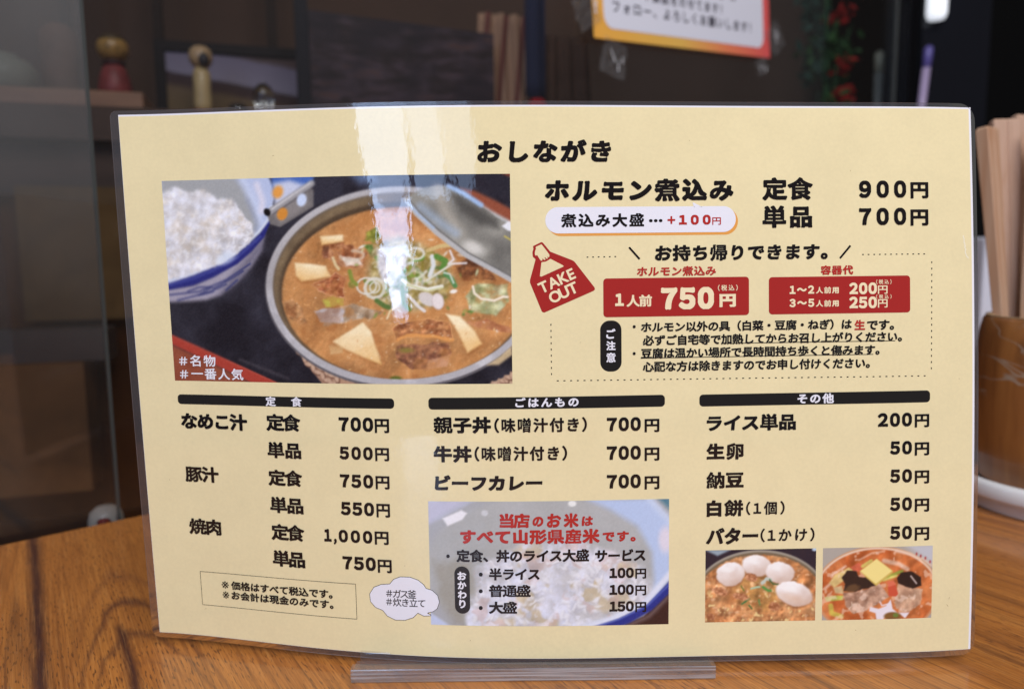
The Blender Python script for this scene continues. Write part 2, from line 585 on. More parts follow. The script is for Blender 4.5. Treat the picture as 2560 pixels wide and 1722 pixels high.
def rrect_sdf(x0, x1, y0, y1, r):
    cx, cy, hx, hy = (x0 + x1) / 2, (y0 + y1) / 2, (x1 - x0) / 2 - r, (y1 - y0) / 2 - r
    def f(P):
        q = np.abs(P - [cx, cy]) - [hx, hy]
        return r - (np.hypot(np.maximum(q[:, 0], 0), np.maximum(q[:, 1], 0)) + np.minimum(q.max(1), 0))
    return f

def rrect(name, a, b, r, off, mat, parent=None, cell=0.35 * MM):
    x0, x1 = sorted((a[0] * MM, b[0] * MM)); y0, y1 = sorted((a[1] * MM, b[1] * MM))
    r = min(r, (y1 - y0) / 2, (x1 - x0) / 2)
    return shape(name, rrect_sdf(x0, x1, y0, y1, r), (x0, x1, y0, y1), cell, off, mat, parent or menu)

def polygon(name, pts, off, mat, parent=None, cell=0.25 * MM, rnd=0.0, holes=(), grow=0.0):
    p = np.array(pts, float) * MM
    S = poly_segs(p)
    HS = [poly_segs(np.array(h, float) * MM) for h in holes]
    def f(P):
        d = seg_dist(P, S) * np.where(even_odd(P, S), 1, -1) + grow
        for hs in HS:
            d = np.minimum(d, -seg_dist(P, hs) * np.where(even_odd(P, hs), 1, -1))
        return d
    g = grow
    return shape(name, f, (p[:, 0].min() - g, p[:, 0].max() + g, p[:, 1].min() - g, p[:, 1].max() + g), cell, off, mat, parent or menu)

def rules(name, segs, w, off, mat, parent=None):
    """a set of straight strokes (mm) of width w as one mesh"""
    V, Fc = [], []
    for (ax, ay), (bx, by) in segs:
        a = np.array([ax, ay]) * MM; b = np.array([bx, by]) * MM
        d = b - a; L = np.linalg.norm(d); d = d / L
        nrm = np.array([-d[1], d[0]]) * w / 2
        m = max(1, int(L / (3 * MM)))
        k = len(V)
        for q in range(m + 1):
            p = a + d * L * q / m
            V.append(p + nrm); V.append(p - nrm)
        for q in range(m):
            Fc.append((k + 2 * q + 1, k + 2 * q + 3, k + 2 * q + 2, k + 2 * q))
    V = np.array(V)
    return mesh_obj(name, card_pt(V[:, 0], V[:, 1], off), Fc, mat, parent or menu)

# ---- lettering: outlines of Blender's built-in font, thickened and pressed on to the sheet
GLY = {}
def glyph_segs(ch):
    if ch in GLY: return GLY[ch]
    c = bpy.data.curves.new('glyph', 'FONT')
    c.body = ch; c.size = 1.0; c.resolution_u = 4
    o = bpy.data.objects.new('glyph', c)
    COL.objects.link(o)
    dg = bpy.context.evaluated_depsgraph_get()
    cv = o.to_curve(dg)
    segs = []
    for sp in cv.splines:
        pts = []
        bp = sp.bezier_points
        for i in range(len(bp)):
            p0, p1 = bp[i], bp[(i + 1) % len(bp)]
            q0, q1, q2, q3 = (np.array(v[:2]) for v in (p0.co, p0.handle_right, p1.handle_left, p1.co))
            straight = abs((q1 - q0)[0] * (q3 - q0)[1] - (q1 - q0)[1] * (q3 - q0)[0]) + abs((q2 - q0)[0] * (q3 - q0)[1] - (q2 - q0)[1] * (q3 - q0)[0]) < 1e-5
            m = 1 if straight else 5
            for k in range(m):
                t = k / m
                pts.append(q0 * (1 - t)**3 + 3 * q1 * t * (1 - t)**2 + 3 * q2 * t * t * (1 - t) + q3 * t**3)
        if len(pts) > 2:
            pts = np.array(pts)
            segs.append(np.stack([pts, np.roll(pts, -1, 0)], 1))
    S = np.concatenate(segs) if segs else np.zeros((0, 2, 2))
    o.to_curve_clear()
    bpy.data.objects.remove(o); bpy.data.curves.remove(c)
    GLY[ch] = S
    return S

GP = {}
def glyph_polys(ch, bold, n):
    """(polygons, bbox) in em units"""
    k = (ch, bold, n)
    if k in GP: return GP[k]
    S = glyph_segs(ch)
    lo, hi = S.reshape(-1, 2).min(0), S.reshape(-1, 2).max(0)
    cell = 1.0 / n
    pad = bold + 1.5 * cell
    xs = np.arange(lo[0] - pad, hi[0] + pad + cell, cell); ys = np.arange(lo[1] - pad, hi[1] + pad + cell, cell)
    gx, gy = np.meshgrid(xs, ys)
    P = np.stack([gx.ravel(), gy.ravel()], -1)
    sd = (seg_dist(P, S) * np.where(winding(P, S), 1, -1)).reshape(gx.shape)
    out_ = np.maximum(-sd, 0)
    R = max(1, int(round(bold * 1.35 / cell)))
    pd = np.pad(out_, R, mode='edge')
    gap = np.zeros_like(out_)
    for dy in range(2 * R + 1):
        for dx in range(2 * R + 1):
            gap = np.maximum(gap, pd[dy:dy + out_.shape[0], dx:dx + out_.shape[1]])
    d = (sd + np.minimum(bold, 0.50 * gap)).ravel()
    GP[k] = (fill_field(d.reshape(gx.shape), xs, ys), lo - bold, hi + bold)
    return GP[k]

SMALL = set('・。、，…')
def line_layout(text, u0, u1, v0, v1, bold, vert=0, slant=0.0):
    """glyph polygons in mm so that the ink fills u0..u1 and v0..v1"""
    h = v1 - v0
    if vert:
        n = len(text); cell = h / n
        out = []
        for i, ch in enumerate(text):
            pol, lo, hi = glyph_polys(ch, bold, 40)
            em = min(cell * 0.92 / max(hi[1] - lo[1], 0.5), (u1 - u0) / max(hi[0] - lo[0], 0.5))
            cx, cy = (u0 + u1) / 2, v1 - cell * (i + 0.5)
            for p in pol:
                out.append([(cx + (x - (lo[0] + hi[0]) / 2) * em, cy + (y - (lo[1] + hi[1]) / 2) * em) for x, y in p])
        return out
    n = 44 if h < 3.4 else (60 if h < 5.7 else 72)
    G = [glyph_polys(ch, bold, n) for ch in text]
    top = max(g[2][1] for g in G); bot = min(g[1][1] for g in G)
    em = h / (top - bot)
    adv = 0.0
    if len(text) > 1:
        adv = ((u1 - G[-1][2][0] * em) - (u0 - G[0][1][0] * em)) / (len(text) - 1)
        x = u0 - G[0][1][0] * em
        sx = em
    else:
        sx = (u1 - u0) / max(G[0][2][0] - G[0][1][0], 1e-6)
        x = u0 - G[0][1][0] * sx
    # narrow brackets and figures; kanji widened to fill the line as the menu's heavy face does
    if '（' in text and len(text) < 12:
        bx = [(0.5, 0.5) if ch == '（' else ((0.0, 0.5) if ch == '）' else ((0.2, 0.62) if '０' <= ch <= '９' else (0.0, 1.0))) for ch in text]
        ink_l, ink_r = G[0][1][0] - bx[0][0], G[-1][2][0] - bx[-1][0]
        tot = sum(w for _, w in bx[:-1])
        trk = ((u1 - u0) / em - (tot + ink_r - ink_l)) / max(len(text) - 1, 1)
        xs_, cur = [], u0 - ink_l * em
        for (l, w) in bx:
            xs_.append(cur - l * em); cur += (w + trk) * em
        sxs = sx
    else:
        wide = min(max(adv / em, 1.0), 1.13) if len(text) > 1 else 1.0
        sxs = sx * wide
        if len(text) > 1:
            adv = ((u1 - G[-1][2][0] * sxs) - (u0 - G[0][1][0] * sxs)) / (len(text) - 1)
            x = u0 - G[0][1][0] * sxs
        xs_ = [x + adv * i for i in range(len(text))]
    out = []
    sx = sxs
    for i, (pol, lo, hi) in enumerate(G):
        kana = '\u3041' <= text[i] <= '\u30ff' and text[i] not in SMALL
        k = slant if kana else 0.0
        my = (top + bot) / 2
        for p in pol:
            out.append([(xs_[i] + (px + k * (py - my)) * sx, v0 + (py - bot) * em) for px, py in p])
    return out

def lettering(text, u0, u1, v0, v1, col, bold, vert, off=0.00045, parent=None):
    pol = line_layout(text, u0, u1, v0, v1, bold, vert, slant=0.07 if col != 'W' else 0.03)
    pol = [[(x * MM, y * MM) for x, y in p] for p in pol]
    return polys_mesh('lettering', pol, off, INK[col], parent or menu)

# layout of the printed lines: text, left, right, bottom, top (mm on the sheet), colour, weight, vertical
T = [
('おしながき', 125.42, 170.17, 171.17, 178.7, 'K', 0.045, 0),
('ホルモン煮込み', 147.83, 212.24, 158.03, 165.67, 'K', 0.05, 0),
('定食', 222.19, 239.86, 158.18, 165.94, 'K', 0.04, 0),
('単品', 222.12, 239.61, 148.78, 156.39, 'K', 0.04, 0),
('９００', 256.09, 273.02, 158.72, 164.74, 'K', 0.045, 0),
('円', 274.44, 281.01, 158.5, 164.09, 'K', 0.03, 0),
('７００', 255.99, 272.88, 149.39, 155.41, 'K', 0.045, 0),
('円', 274.3, 280.85, 149.14, 154.73, 'K', 0.03, 0),
('煮込み大盛', 153.05, 181.23, 149.6, 154.15, 'K', 0.035, 0),
('…', 182.89, 187.56, 151.08, 152.11, 'K', 0.05, 0),
('＋', 189.23, 191.95, 150.45, 153.1, 'R', 0.05, 0),
('１００', 193.16, 204.24, 150.09, 153.49, 'R', 0.05, 0),
('円', 204.7, 207.74, 150.03, 152.55, 'R', 0.02, 0),
('お持ち帰りできます。', 184.94, 244.91, 137.9, 143.41, 'K', 0.04, 0),
('ホルモン煮込み', 178.72, 205.98, 132.93, 136.25, 'R', 0.03, 0),
('容器代', 242.41, 253.82, 132.70, 135.91, 'R', 0.035, 0),
('１', 171.16, 174.17, 122.98, 127.28, 'C', 0.045, 0),
('人前', 175.07, 183.8, 122.73, 126.74, 'C', 0.03, 0),
('７５０', 186.83, 205.34, 121.44, 129.19, 'C', 0.055, 0),
('円', 207.02, 212.81, 122.14, 126.62, 'C', 0.04, 0),
('（税込）', 206.57, 213.44, 127.69, 129.72, 'C', 0.02, 0),
('１～２', 231.49, 240.08, 126.28, 129.13, 'C', 0.04, 0),
('人前用', 240.69, 248.69, 126.31, 128.57, 'C', 0.03, 0),
('２００', 252.4, 262.15, 125.85, 129.91, 'C', 0.045, 0),
('円', 262.46, 265.89, 125.91, 128.77, 'C', 0.02, 0),
('（税込）', 261.86, 267.31, 129.24, 130.84, 'C', 0.02, 0),
('３～５', 231.47, 240.07, 121.78, 124.63, 'C', 0.04, 0),
('人前用', 240.68, 248.68, 121.8, 124.06, 'C', 0.03, 0),
('２５０', 252.38, 262.13, 121.03, 125.1, 'C', 0.045, 0),
('円', 262.44, 265.87, 121.23, 124.1, 'C', 0.02, 0),
('（税込）', 261.83, 267.28, 124.26, 125.72, 'C', 0.02, 0),
('ご注意', 168.08, 171.24, 103.65, 115.74, 'W', 0.03, 1),
('・', 177.13, 178.19, 115.47, 116.51, 'K', 0.05, 0),
('ホルモン以外の具（白菜・豆腐・ねぎ）は', 180.0, 253.28, 113.95, 117.55, 'K', 0.03, 0),
('生', 254.21, 257.92, 113.66, 117.13, 'R', 0.03, 0),
('です。', 258.54, 268.18, 113.55, 117.02, 'K', 0.03, 0),
('必ずご自宅等で加熱してからお召し上がりください。', 180.58, 270.99, 109.45, 113.06, 'K', 0.03, 0),
('・', 177.1, 178.15, 106.36, 107.4, 'K', 0.05, 0),
('豆腐は温かい場所で長時間持ち歩くと傷みます。', 179.97, 263.03, 105.0, 108.61, 'K', 0.03, 0),
('心配な方は除きますのでお申し付けください。', 180.56, 259.62, 100.5, 104.12, 'K', 0.03, 0),
('定', 48.74, 52.59, 88.87, 92.32, 'W', 0.025, 0),
('食', 58.37, 62.31, 88.95, 92.38, 'W', 0.025, 0),
('ごはんもの', 136.99, 158.53, 89.15, 92.46, 'W', 0.03, 0),
('その他', 234.25, 246.99, 88.64, 92.13, 'W', 0.03, 0),
('なめこ汁', 15.36, 41.23, 79.6, 85.72, 'K', 0.04, 0),
('定食', 48.5, 61.48, 80.02, 86.16, 'K', 0.035, 0),
('７００', 75.53, 87.97, 80.59, 85.68, 'K', 0.045, 0),
('円', 88.42, 93.53, 80.29, 85.2, 'K', 0.02, 0),
('単品', 48.47, 61.36, 70.19, 76.08, 'K', 0.035, 0),
('５００', 75.47, 87.5, 70.64, 75.31, 'K', 0.045, 0),
('円', 88.27, 93.25, 70.39, 75.04, 'K', 0.02, 0),
('豚汁', 15.42, 28.75, 59.92, 65.87, 'K', 0.035, 0),
('定食', 48.25, 61.23, 60.1, 66.05, 'K', 0.035, 0),
('７５０', 75.25, 87.35, 60.6, 65.47, 'K', 0.045, 0),
('円', 88.12, 93.12, 60.41, 65.1, 'K', 0.02, 0),
('単品', 48.38, 61.26, 50.08, 56.09, 'K', 0.035, 0),
('５５０', 75.19, 87.35, 50.63, 55.55, 'K', 0.045, 0),
('円', 88.12, 92.99, 50.34, 55.23, 'K', 0.02, 0),
('焼肉', 15.45, 28.44, 40.0, 46.1, 'K', 0.035, 0),
('定食', 48.33, 61.12, 39.95, 46.02, 'K', 0.035, 0),
('１', 68.58, 71.38, 40.6, 45.3, 'K', 0.045, 0),
('，', 72.11, 73.26, 39.79, 41.89, 'K', 0.04, 0),
('０００', 73.98, 86.39, 40.67, 45.33, 'K', 0.045, 0),
('円', 87.17, 92.23, 40.46, 45.24, 'K', 0.02, 0),
('単品', 48.28, 60.98, 30.04, 36.18, 'K', 0.035, 0),
('７５０', 75.06, 87.35, 30.72, 35.74, 'K', 0.045, 0),
('円', 87.95, 93.03, 30.23, 35.06, 'K', 0.02, 0),
('※', 27.01, 29.9, 19.69, 22.46, 'K', 0.0, 0),
('価格はすべて税込です。', 30.84, 70.85, 19.4, 22.77, 'K', 0.03, 0),
('※', 27.09, 29.8, 15.73, 18.51, 'K', 0.0, 0),
('お会計は現金のみです。', 30.74, 71.02, 15.52, 18.91, 'K', 0.03, 0),
('＃ガス釜', 90.66, 101.57, 21.28, 24.36, 'K', 0.012, 0),
('＃炊き立て', 90.56, 104.62, 18.11, 21.19, 'K', 0.012, 0),
('親子丼', 108.97, 128.67, 80.32, 86.09, 'K', 0.04, 0),
('牛丼', 108.75, 121.91, 70.23, 76.05, 'K', 0.04, 0),
('（味噌汁付き）', 129.72, 161.34, 80.42, 85.56, 'K', 0.03, 0),
('（味噌汁付き）', 122.82, 154.51, 70.61, 75.79, 'K', 0.03, 0),
('ビーフカレー', 109.0, 146.01, 60.39, 65.78, 'K', 0.045, 0),
('７００', 168.12, 179.91, 80.37, 85.22, 'K', 0.045, 0),
('円', 181.12, 186.28, 79.87, 84.42, 'K', 0.02, 0),
('７００', 168.08, 179.9, 70.48, 75.36, 'K', 0.045, 0),
('円', 181.12, 186.29, 69.97, 74.54, 'K', 0.02, 0),
('７００', 168.06, 179.9, 60.53, 65.44, 'K', 0.045, 0),
('円', 181.12, 186.3, 60.01, 64.61, 'K', 0.02, 0),
('当店', 131.08, 141.52, 47.19, 52.32, 'R', 0.045, 0),
('の', 142.42, 146.2, 47.6, 51.17, 'R', 0.045, 0),
('お', 147.42, 152.26, 47.22, 52.18, 'R', 0.045, 0),
('米', 153.17, 158.32, 47.14, 52.25, 'R', 0.045, 0),
('は', 159.38, 163.32, 47.66, 51.07, 'R', 0.045, 0),
('すべて山形県産米', 117.32, 165.59, 41.39, 46.69, 'R', 0.045, 0),
('です。', 166.5, 178.08, 41.85, 45.58, 'R', 0.045, 0),
('・', 112.43, 113.66, 36.39, 37.65, 'K', 0.06, 0),
('定食、丼のライス大盛', 115.97, 161.92, 34.98, 39.53, 'K', 0.035, 0),
('サービス', 163.9, 181.61, 34.81, 39.19, 'K', 0.035, 0),
('おかわり', 116.2, 119.27, 18.14, 31.71, 'W', 0.035, 1),
('・', 123.66, 125.04, 29.89, 31.32, 'K', 0.06, 0),
('半ライス', 127.18, 144.84, 28.52, 32.94, 'K', 0.035, 0),
('１００', 168.92, 177.49, 28.84, 32.61, 'K', 0.045, 0),
('円', 177.95, 181.79, 28.54, 32.15, 'K', 0.025, 0),
('・', 123.56, 124.94, 23.85, 25.28, 'K', 0.06, 0),
('普通盛', 127.09, 141.59, 22.49, 26.94, 'K', 0.035, 0),
('１００', 168.92, 177.51, 22.84, 26.63, 'K', 0.045, 0),
('円', 177.97, 181.81, 22.54, 26.17, 'K', 0.025, 0),
('・', 123.47, 124.85, 17.77, 19.22, 'K', 0.06, 0),
('大盛', 127.0, 136.8, 16.41, 20.89, 'K', 0.035, 0),
('１５０', 168.92, 177.52, 16.82, 20.63, 'K', 0.045, 0),
('円', 177.98, 181.83, 16.52, 20.17, 'K', 0.025, 0),
('ライス単品', 202.58, 233.82, 79.62, 85.39, 'K', 0.04, 0),
('生卵', 202.61, 215.62, 69.73, 75.53, 'K', 0.04, 0),
('納豆', 202.65, 215.68, 59.75, 65.59, 'K', 0.04, 0),
('白餅', 202.7, 215.59, 49.87, 55.75, 'K', 0.04, 0),
('バター', 202.76, 220.91, 40.03, 45.94, 'K', 0.04, 0),
('（１個）', 216.52, 230.04, 50.2, 54.99, 'K', 0.025, 0),
('（１かけ）', 221.67, 240.62, 40.57, 45.4, 'K', 0.025, 0),
('２００', 262.47, 274.66, 80.06, 84.94, 'K', 0.045, 0),
('円', 275.6, 280.84, 79.68, 84.26, 'K', 0.02, 0),
('５０', 266.89, 274.72, 70.37, 75.12, 'K', 0.045, 0),
('円', 275.67, 280.91, 69.87, 74.47, 'K', 0.02, 0),
('５０', 266.98, 274.82, 60.53, 65.3, 'K', 0.045, 0),
('円', 275.77, 281.01, 60.02, 64.64, 'K', 0.02, 0),
('５０', 267.09, 274.94, 50.64, 55.44, 'K', 0.045, 0),
('円', 275.89, 281.13, 50.12, 54.77, 'K', 0.02, 0),
('５０', 267.24, 275.09, 40.55, 45.37, 'K', 0.045, 0),
('円', 276.04, 281.29, 40.01, 44.69, 'K', 0.02, 0),
('＃', 16.15, 19.38, 102.91, 105.93, 'W', 0.02, 0),
('名物', 20.4, 30.28, 102.53, 106.63, 'W', 0.02, 0),
('＃', 16.14, 19.38, 98.14, 101.16, 'W', 0.02, 0),
('一番人気', 20.58, 40.69, 97.87, 101.97, 'W', 0.02, 0)
]
Q = {'pill': [(147.77, 156.34), (212.91, 147.6)], 'pillsh': [(148.5, 155.75), (213.67, 146.7)], 'tail': [(197.9, 157.79), (198.49, 155.71), (201.83, 155.84), (199.71, 156.89)], 'slashL': [(176.07, 142.75), (179.65, 138.73)], 'slashR': [(252.95, 142.58), (249.21, 138.27)], 'red1': [(167.17, 132.38), (217.39, 119.33)], 'red2': [(224.3, 132.12), (274.01, 119.43)], 'caps1': [(166.03, 118.18), (173.31, 100.89)], 'caps2': [(115.13, 33.41), (120.46, 16.27)], 'und1': [(207.75, 109.89), (268.64, 109.68)], 'und2': [(179.81, 105.35), (260.85, 105.12)], 'bar1': [(14.57, 92.32), (95.47, 88.77)], 'bar2': [(107.35, 92.62), (188.18, 88.56)], 'bar3': [(200.13, 92.41), (281.13, 88.31)], 'dashT1': [(160.95, 139.6), (172.3, 139.7)], 'dashT2': [(256.33, 139.47), (280.2, 139.45)], 'dashR': [(281.95, 137.61), (281.59, 98.96)], 'dashB': [(150.35, 98.06), (280.31, 97.47)], 'dashL': [(149.33, 118.12), (149.39, 99.34)], 'bag': [(149.25, 141.44), (156.91, 138.4), (157.45, 137.95), (164.1, 129.32), (164.19, 128.78), (163.83, 128.43), (147.07, 121.34), (146.44, 121.62), (142.56, 131.3), (142.57, 132.2), (144.54, 139.16), (143.56, 140.07), (143.48, 141.5), (143.85, 142.57), (143.68, 143.37), (146.4, 144.65), (146.76, 144.5)], 'baghole': [(149.32, 139.2), (153.82, 136.82), (153.72, 136.52), (146.19, 133.23), (145.74, 133.42), (146.33, 138.07), (147.77, 138.23), (148.86, 138.85)], 'baghand': [(144.4, 143.19), (146.39, 144.06), (148.53, 141.27), (149.06, 140.55), (148.96, 139.74), (148.69, 139.65), (148.42, 140.02), (148.24, 139.84), (148.51, 139.3), (148.14, 139.12), (147.61, 139.7), (147.34, 139.53), (147.78, 138.98), (147.24, 138.74), (146.79, 139.32), (146.49, 139.14), (146.7, 138.69), (146.24, 138.52), (145.71, 139.15), (144.91, 140.5), (144.55, 140.41), (144.54, 139.79), (144.11, 140.87), (144.21, 141.76), (144.54, 142.56)], 'cloud': [(92.2, 26.03), (93.68, 27.84), (95.98, 28.81), (99.38, 28.82), (102.17, 27.89), (104.09, 26.33), (104.9, 24.97), (107.13, 24.29), (108.88, 22.61), (109.44, 20.31), (108.66, 17.97), (107.24, 16.93), (105.26, 16.39), (105.13, 15.8), (106.36, 15.38), (104.1, 15.18), (101.87, 16.26), (100.12, 14.43), (97.25, 13.35), (93.82, 13.23), (90.99, 14.54), (89.44, 16.52), (86.76, 17.53), (85.09, 19.49), (84.89, 22.13), (86.42, 24.56), (89.04, 25.69)]}

O1, O2, O3 = 0.00006, 0.00010, 0.00014      # print layers above the yellow ground

# ---- headings, panels and rules of the menu
bars = [rrect('heading_bar', Q[k][0], Q[k][1], 1.3 * MM, O2, INK['B']) for k in ('bar1', 'bar2', 'bar3')]
rrect('price_bubble_shade', Q['pillsh'][0], Q['pillsh'][1], 9 * MM, O1, INK['O'])
bubble = rrect('price_bubble', Q['pill'][0], Q['pill'][1], 9 * MM, O2, INK['W'])
polygon('bubble_tip', Q['tail'], O2, INK['W'], bubble)
panel1 = rrect('price_panel', Q['red1'][0], Q['red1'][1], 1.2 * MM, O2, INK['P'])
panel2 = rrect('price_panel', Q['red2'][0], Q['red2'][1], 1.2 * MM, O2, INK['P'])
caution = rrect('caution_badge', Q['caps1'][0], Q['caps1'][1], 3.2 * MM, O2, INK['B'])
rules('slash_mark', [Q['slashL']], 0.7 * MM, O2, INK['K'])
rules('slash_mark', [Q['slashR']], 0.7 * MM, O2, INK['K'])
rules('underline', [[(Q['und1'][0][0], (Q['und1'][0][1] + Q['und1'][1][1]) / 2), (Q['und1'][1][0], (Q['und1'][0][1] + Q['und1'][1][1]) / 2)]], 0.24 * MM, O2, INK['K'])
rules('underline', [[(Q['und2'][0][0], (Q['und2'][0][1] + Q['und2'][1][1]) / 2), (Q['und2'][1][0], (Q['und2'][0][1] + Q['und2'][1][1]) / 2)]], 0.24 * MM, O2, INK['K'])

def dashes(a, b, n, frac=0.30):
    out = []
    for k in range(n):
        t0 = (k + 0.5 - frac / 2) / n; t1 = (k + 0.5 + frac / 2) / n
        out.append([(a[0] + (b[0] - a[0]) * t0, a[1] + (b[1] - a[1]) * t0), (a[0] + (b[0] - a[0]) * t1, a[1] + (b[1] - a[1]) * t1)])
    return out
for k_, n_ in (('dashT1', 6), ('dashT2', 12), ('dashR', 18), ('dashB', 57), ('dashL', 9)):
    rules('dotted_line', dashes(*Q[k_], n_), 0.32 * MM, O2, INK['K'])
bx0, by0, bx1, by1 = 18.5, 12.4, 79.6, 25.5
rules('thin_box', [[(bx0, by0), (bx1, by0)], [(bx1, by0), (bx1, by1)], [(bx1, by1), (bx0, by1)], [(bx0, by1), (bx0, by0)]], 0.17 * MM, O2, INK['K'])

# take-out bag with the hand that holds it
bag = polygon('takeout_bag', Q['bag'], O2, INK['P'], grow=0.15 * MM)
polygon('bag_opening', Q['baghole'], O3, PAPER_Y, bag)
polygon('hand', Q['baghand'], O3, PAPER_Y, bag)
def slanted(text, a, b, h, bold, parent):
    """straight line of capitals from a to b (mm, mid-height), letter height h"""
    pol = []
    d = np.array(b) - np.array(a); L = np.linalg.norm(d); d = d / L; n = np.array([-d[1], d[0]])
    for p in line_layout(text, 0.0, L, -h / 2, h / 2, bold):
        pol.append([tuple((np.array(a) + d * x + n * y) * MM) for x, y in p])
    return polys_mesh('lettering', pol, 0.00018, INK['C'], parent)
TK = ((145.50, 129.15), (157.31, 134.42), (148.94, 125.72), (158.29, 129.89))
slanted('TAKE', TK[0], TK[1], 3.75, 0.028, bag)
slanted('OUT', TK[2], TK[3], 3.9, 0.028, bag)

# cloud bubble
polygon('cloud_outline', Q['cloud'], 0.00013, INK['K'], grow=0.32 * MM)
cloud = polygon('cloud_bubble', Q['cloud'], 0.00016, INK['W'], grow=0.14 * MM)
badge = rrect('refill_badge', Q['caps2'][0], Q['caps2'][1], 2.9 * MM, O3, INK['B'])

# ---- wear: a white scuff near the right edge and small stains
SCUFF = print_material('laminate_scuff', srgb(244, 240, 228))
STAIN = print_material('faint_stain', srgb(176, 152, 108))
rs = random.Random(12)
def squiggle(pts, seed, n=5, amp=0.25):
    r_ = random.Random(seed); out = []
    for (a, b), (c, d) in zip(pts[:-1], pts[1:]):
        last = (a, b)
        for k in range(1, n + 1):
            t = k / n
            q = (a + (c - a) * t + r_.uniform(-amp, amp), b + (d - b) * t + r_.uniform(-amp, amp) * 0.5)
            out.append([last, q]); last = q
    return out
rules('scuff', squiggle([(293.9, 145.7), (294.2, 143.2), (294.5, 142.0), (294.8, 139.3), (295.6, 137.8)], 1), 0.26 * MM, O1, SCUFF)
for i_, (a_, b_, l_) in enumerate(((289.1, 18.5, 0.7), (288.8, 15.9, 0.9), (282.3, 16.6, 0.5), (19.2, 10.6, 0.9), (55.2, 174.9, 0.7), (253.1, 167.9, 0.4), (159.1, 110.8, 0.3), (255.9, 8.3, 0.4), (120.4, 6.3, 0.3), (9.1, 60.2, 0.4), (197.0, 178.3, 0.3), (292.0, 96.0, 0.4), (97.5, 33.0, 0.3))):
    an_ = rs.uniform(0, 3.1)
    rules('stain', squiggle([(a_, b_), (a_ + l_ * math.cos(an_), b_ + l_ * math.sin(an_))], i_ + 5, 3, 0.12), 0.16 * MM, O1, STAIN)

# ---- lettering, each line a part
for (txt, u0, u1, v0, v1, c, b, vert) in T:
    par = menu
    um, vm = (u0 + u1) / 2, (v0 + v1) / 2
    def within(k):
        (a0, a1), (b0, b1) = Q[k][0], Q[k][1]
        return min(a0, b0) < um < max(a0, b0) and min(a1, b1) < vm < max(a1, b1)
    for k, ob in (('bar1', bars[0]), ('bar2', bars[1]), ('bar3', bars[2]), ('pill', bubble), ('red1', panel1), ('red2', panel2), ('caps1', caution), ('caps2', badge)):
        if within(k): par = ob
    if txt in ('＃ガス釜', '＃炊き立て'): par = cloud
    if txt == 'ホルモン以外の具（白菜・豆腐・ねぎ）は': pass
    lettering(txt, u0, u1, v0, v1, c, (b * 1.35 if b > 0.02 else (0.034 if txt == '円' and v1 - v0 > 3.2 else b)), vert, off=0.00019, parent=par)

# ------------------------------------------------------------------ printed food photographs (painted in the sheet's own colours)
def vnoise(x, y, seed):
    xi = np.floor(x).astype(np.int64); yi = np.floor(y).astype(np.int64)
    fx = x - xi; fy = y - yi
    fx = fx * fx * (3 - 2 * fx); fy = fy * fy * (3 - 2 * fy)
    def hsh(a, b):
        h = (a * 374761393 + b * 668265263 + seed * 1442695041) & 0x7fffffff
        h = ((h ^ (h >> 13)) * 1274126177) & 0x7fffffff
        return ((h ^ (h >> 16)) & 0xffff) / 65535.0
    return (hsh(xi, yi) * (1 - fx) + hsh(xi + 1, yi) * fx) * (1 - fy) + (hsh(xi, yi + 1) * (1 - fx) + hsh(xi + 1, yi + 1) * fx) * fy

def fbm(x, y, s, seed, octv=4, rough=0.55):
    t = 0.0; a = 1.0; n = 0.0
    for o in range(octv):
        t = t + a * vnoise(x / s * 2**o + 17.3 * o, y / s * 2**o + 9.1 * o, seed + o); n += a; a *= rough
    return t / n

def sst(e0, e1, x):
    t = np.clip((x - e0) / (e1 - e0), 0, 1)
    return t * t * (3 - 2 * t)

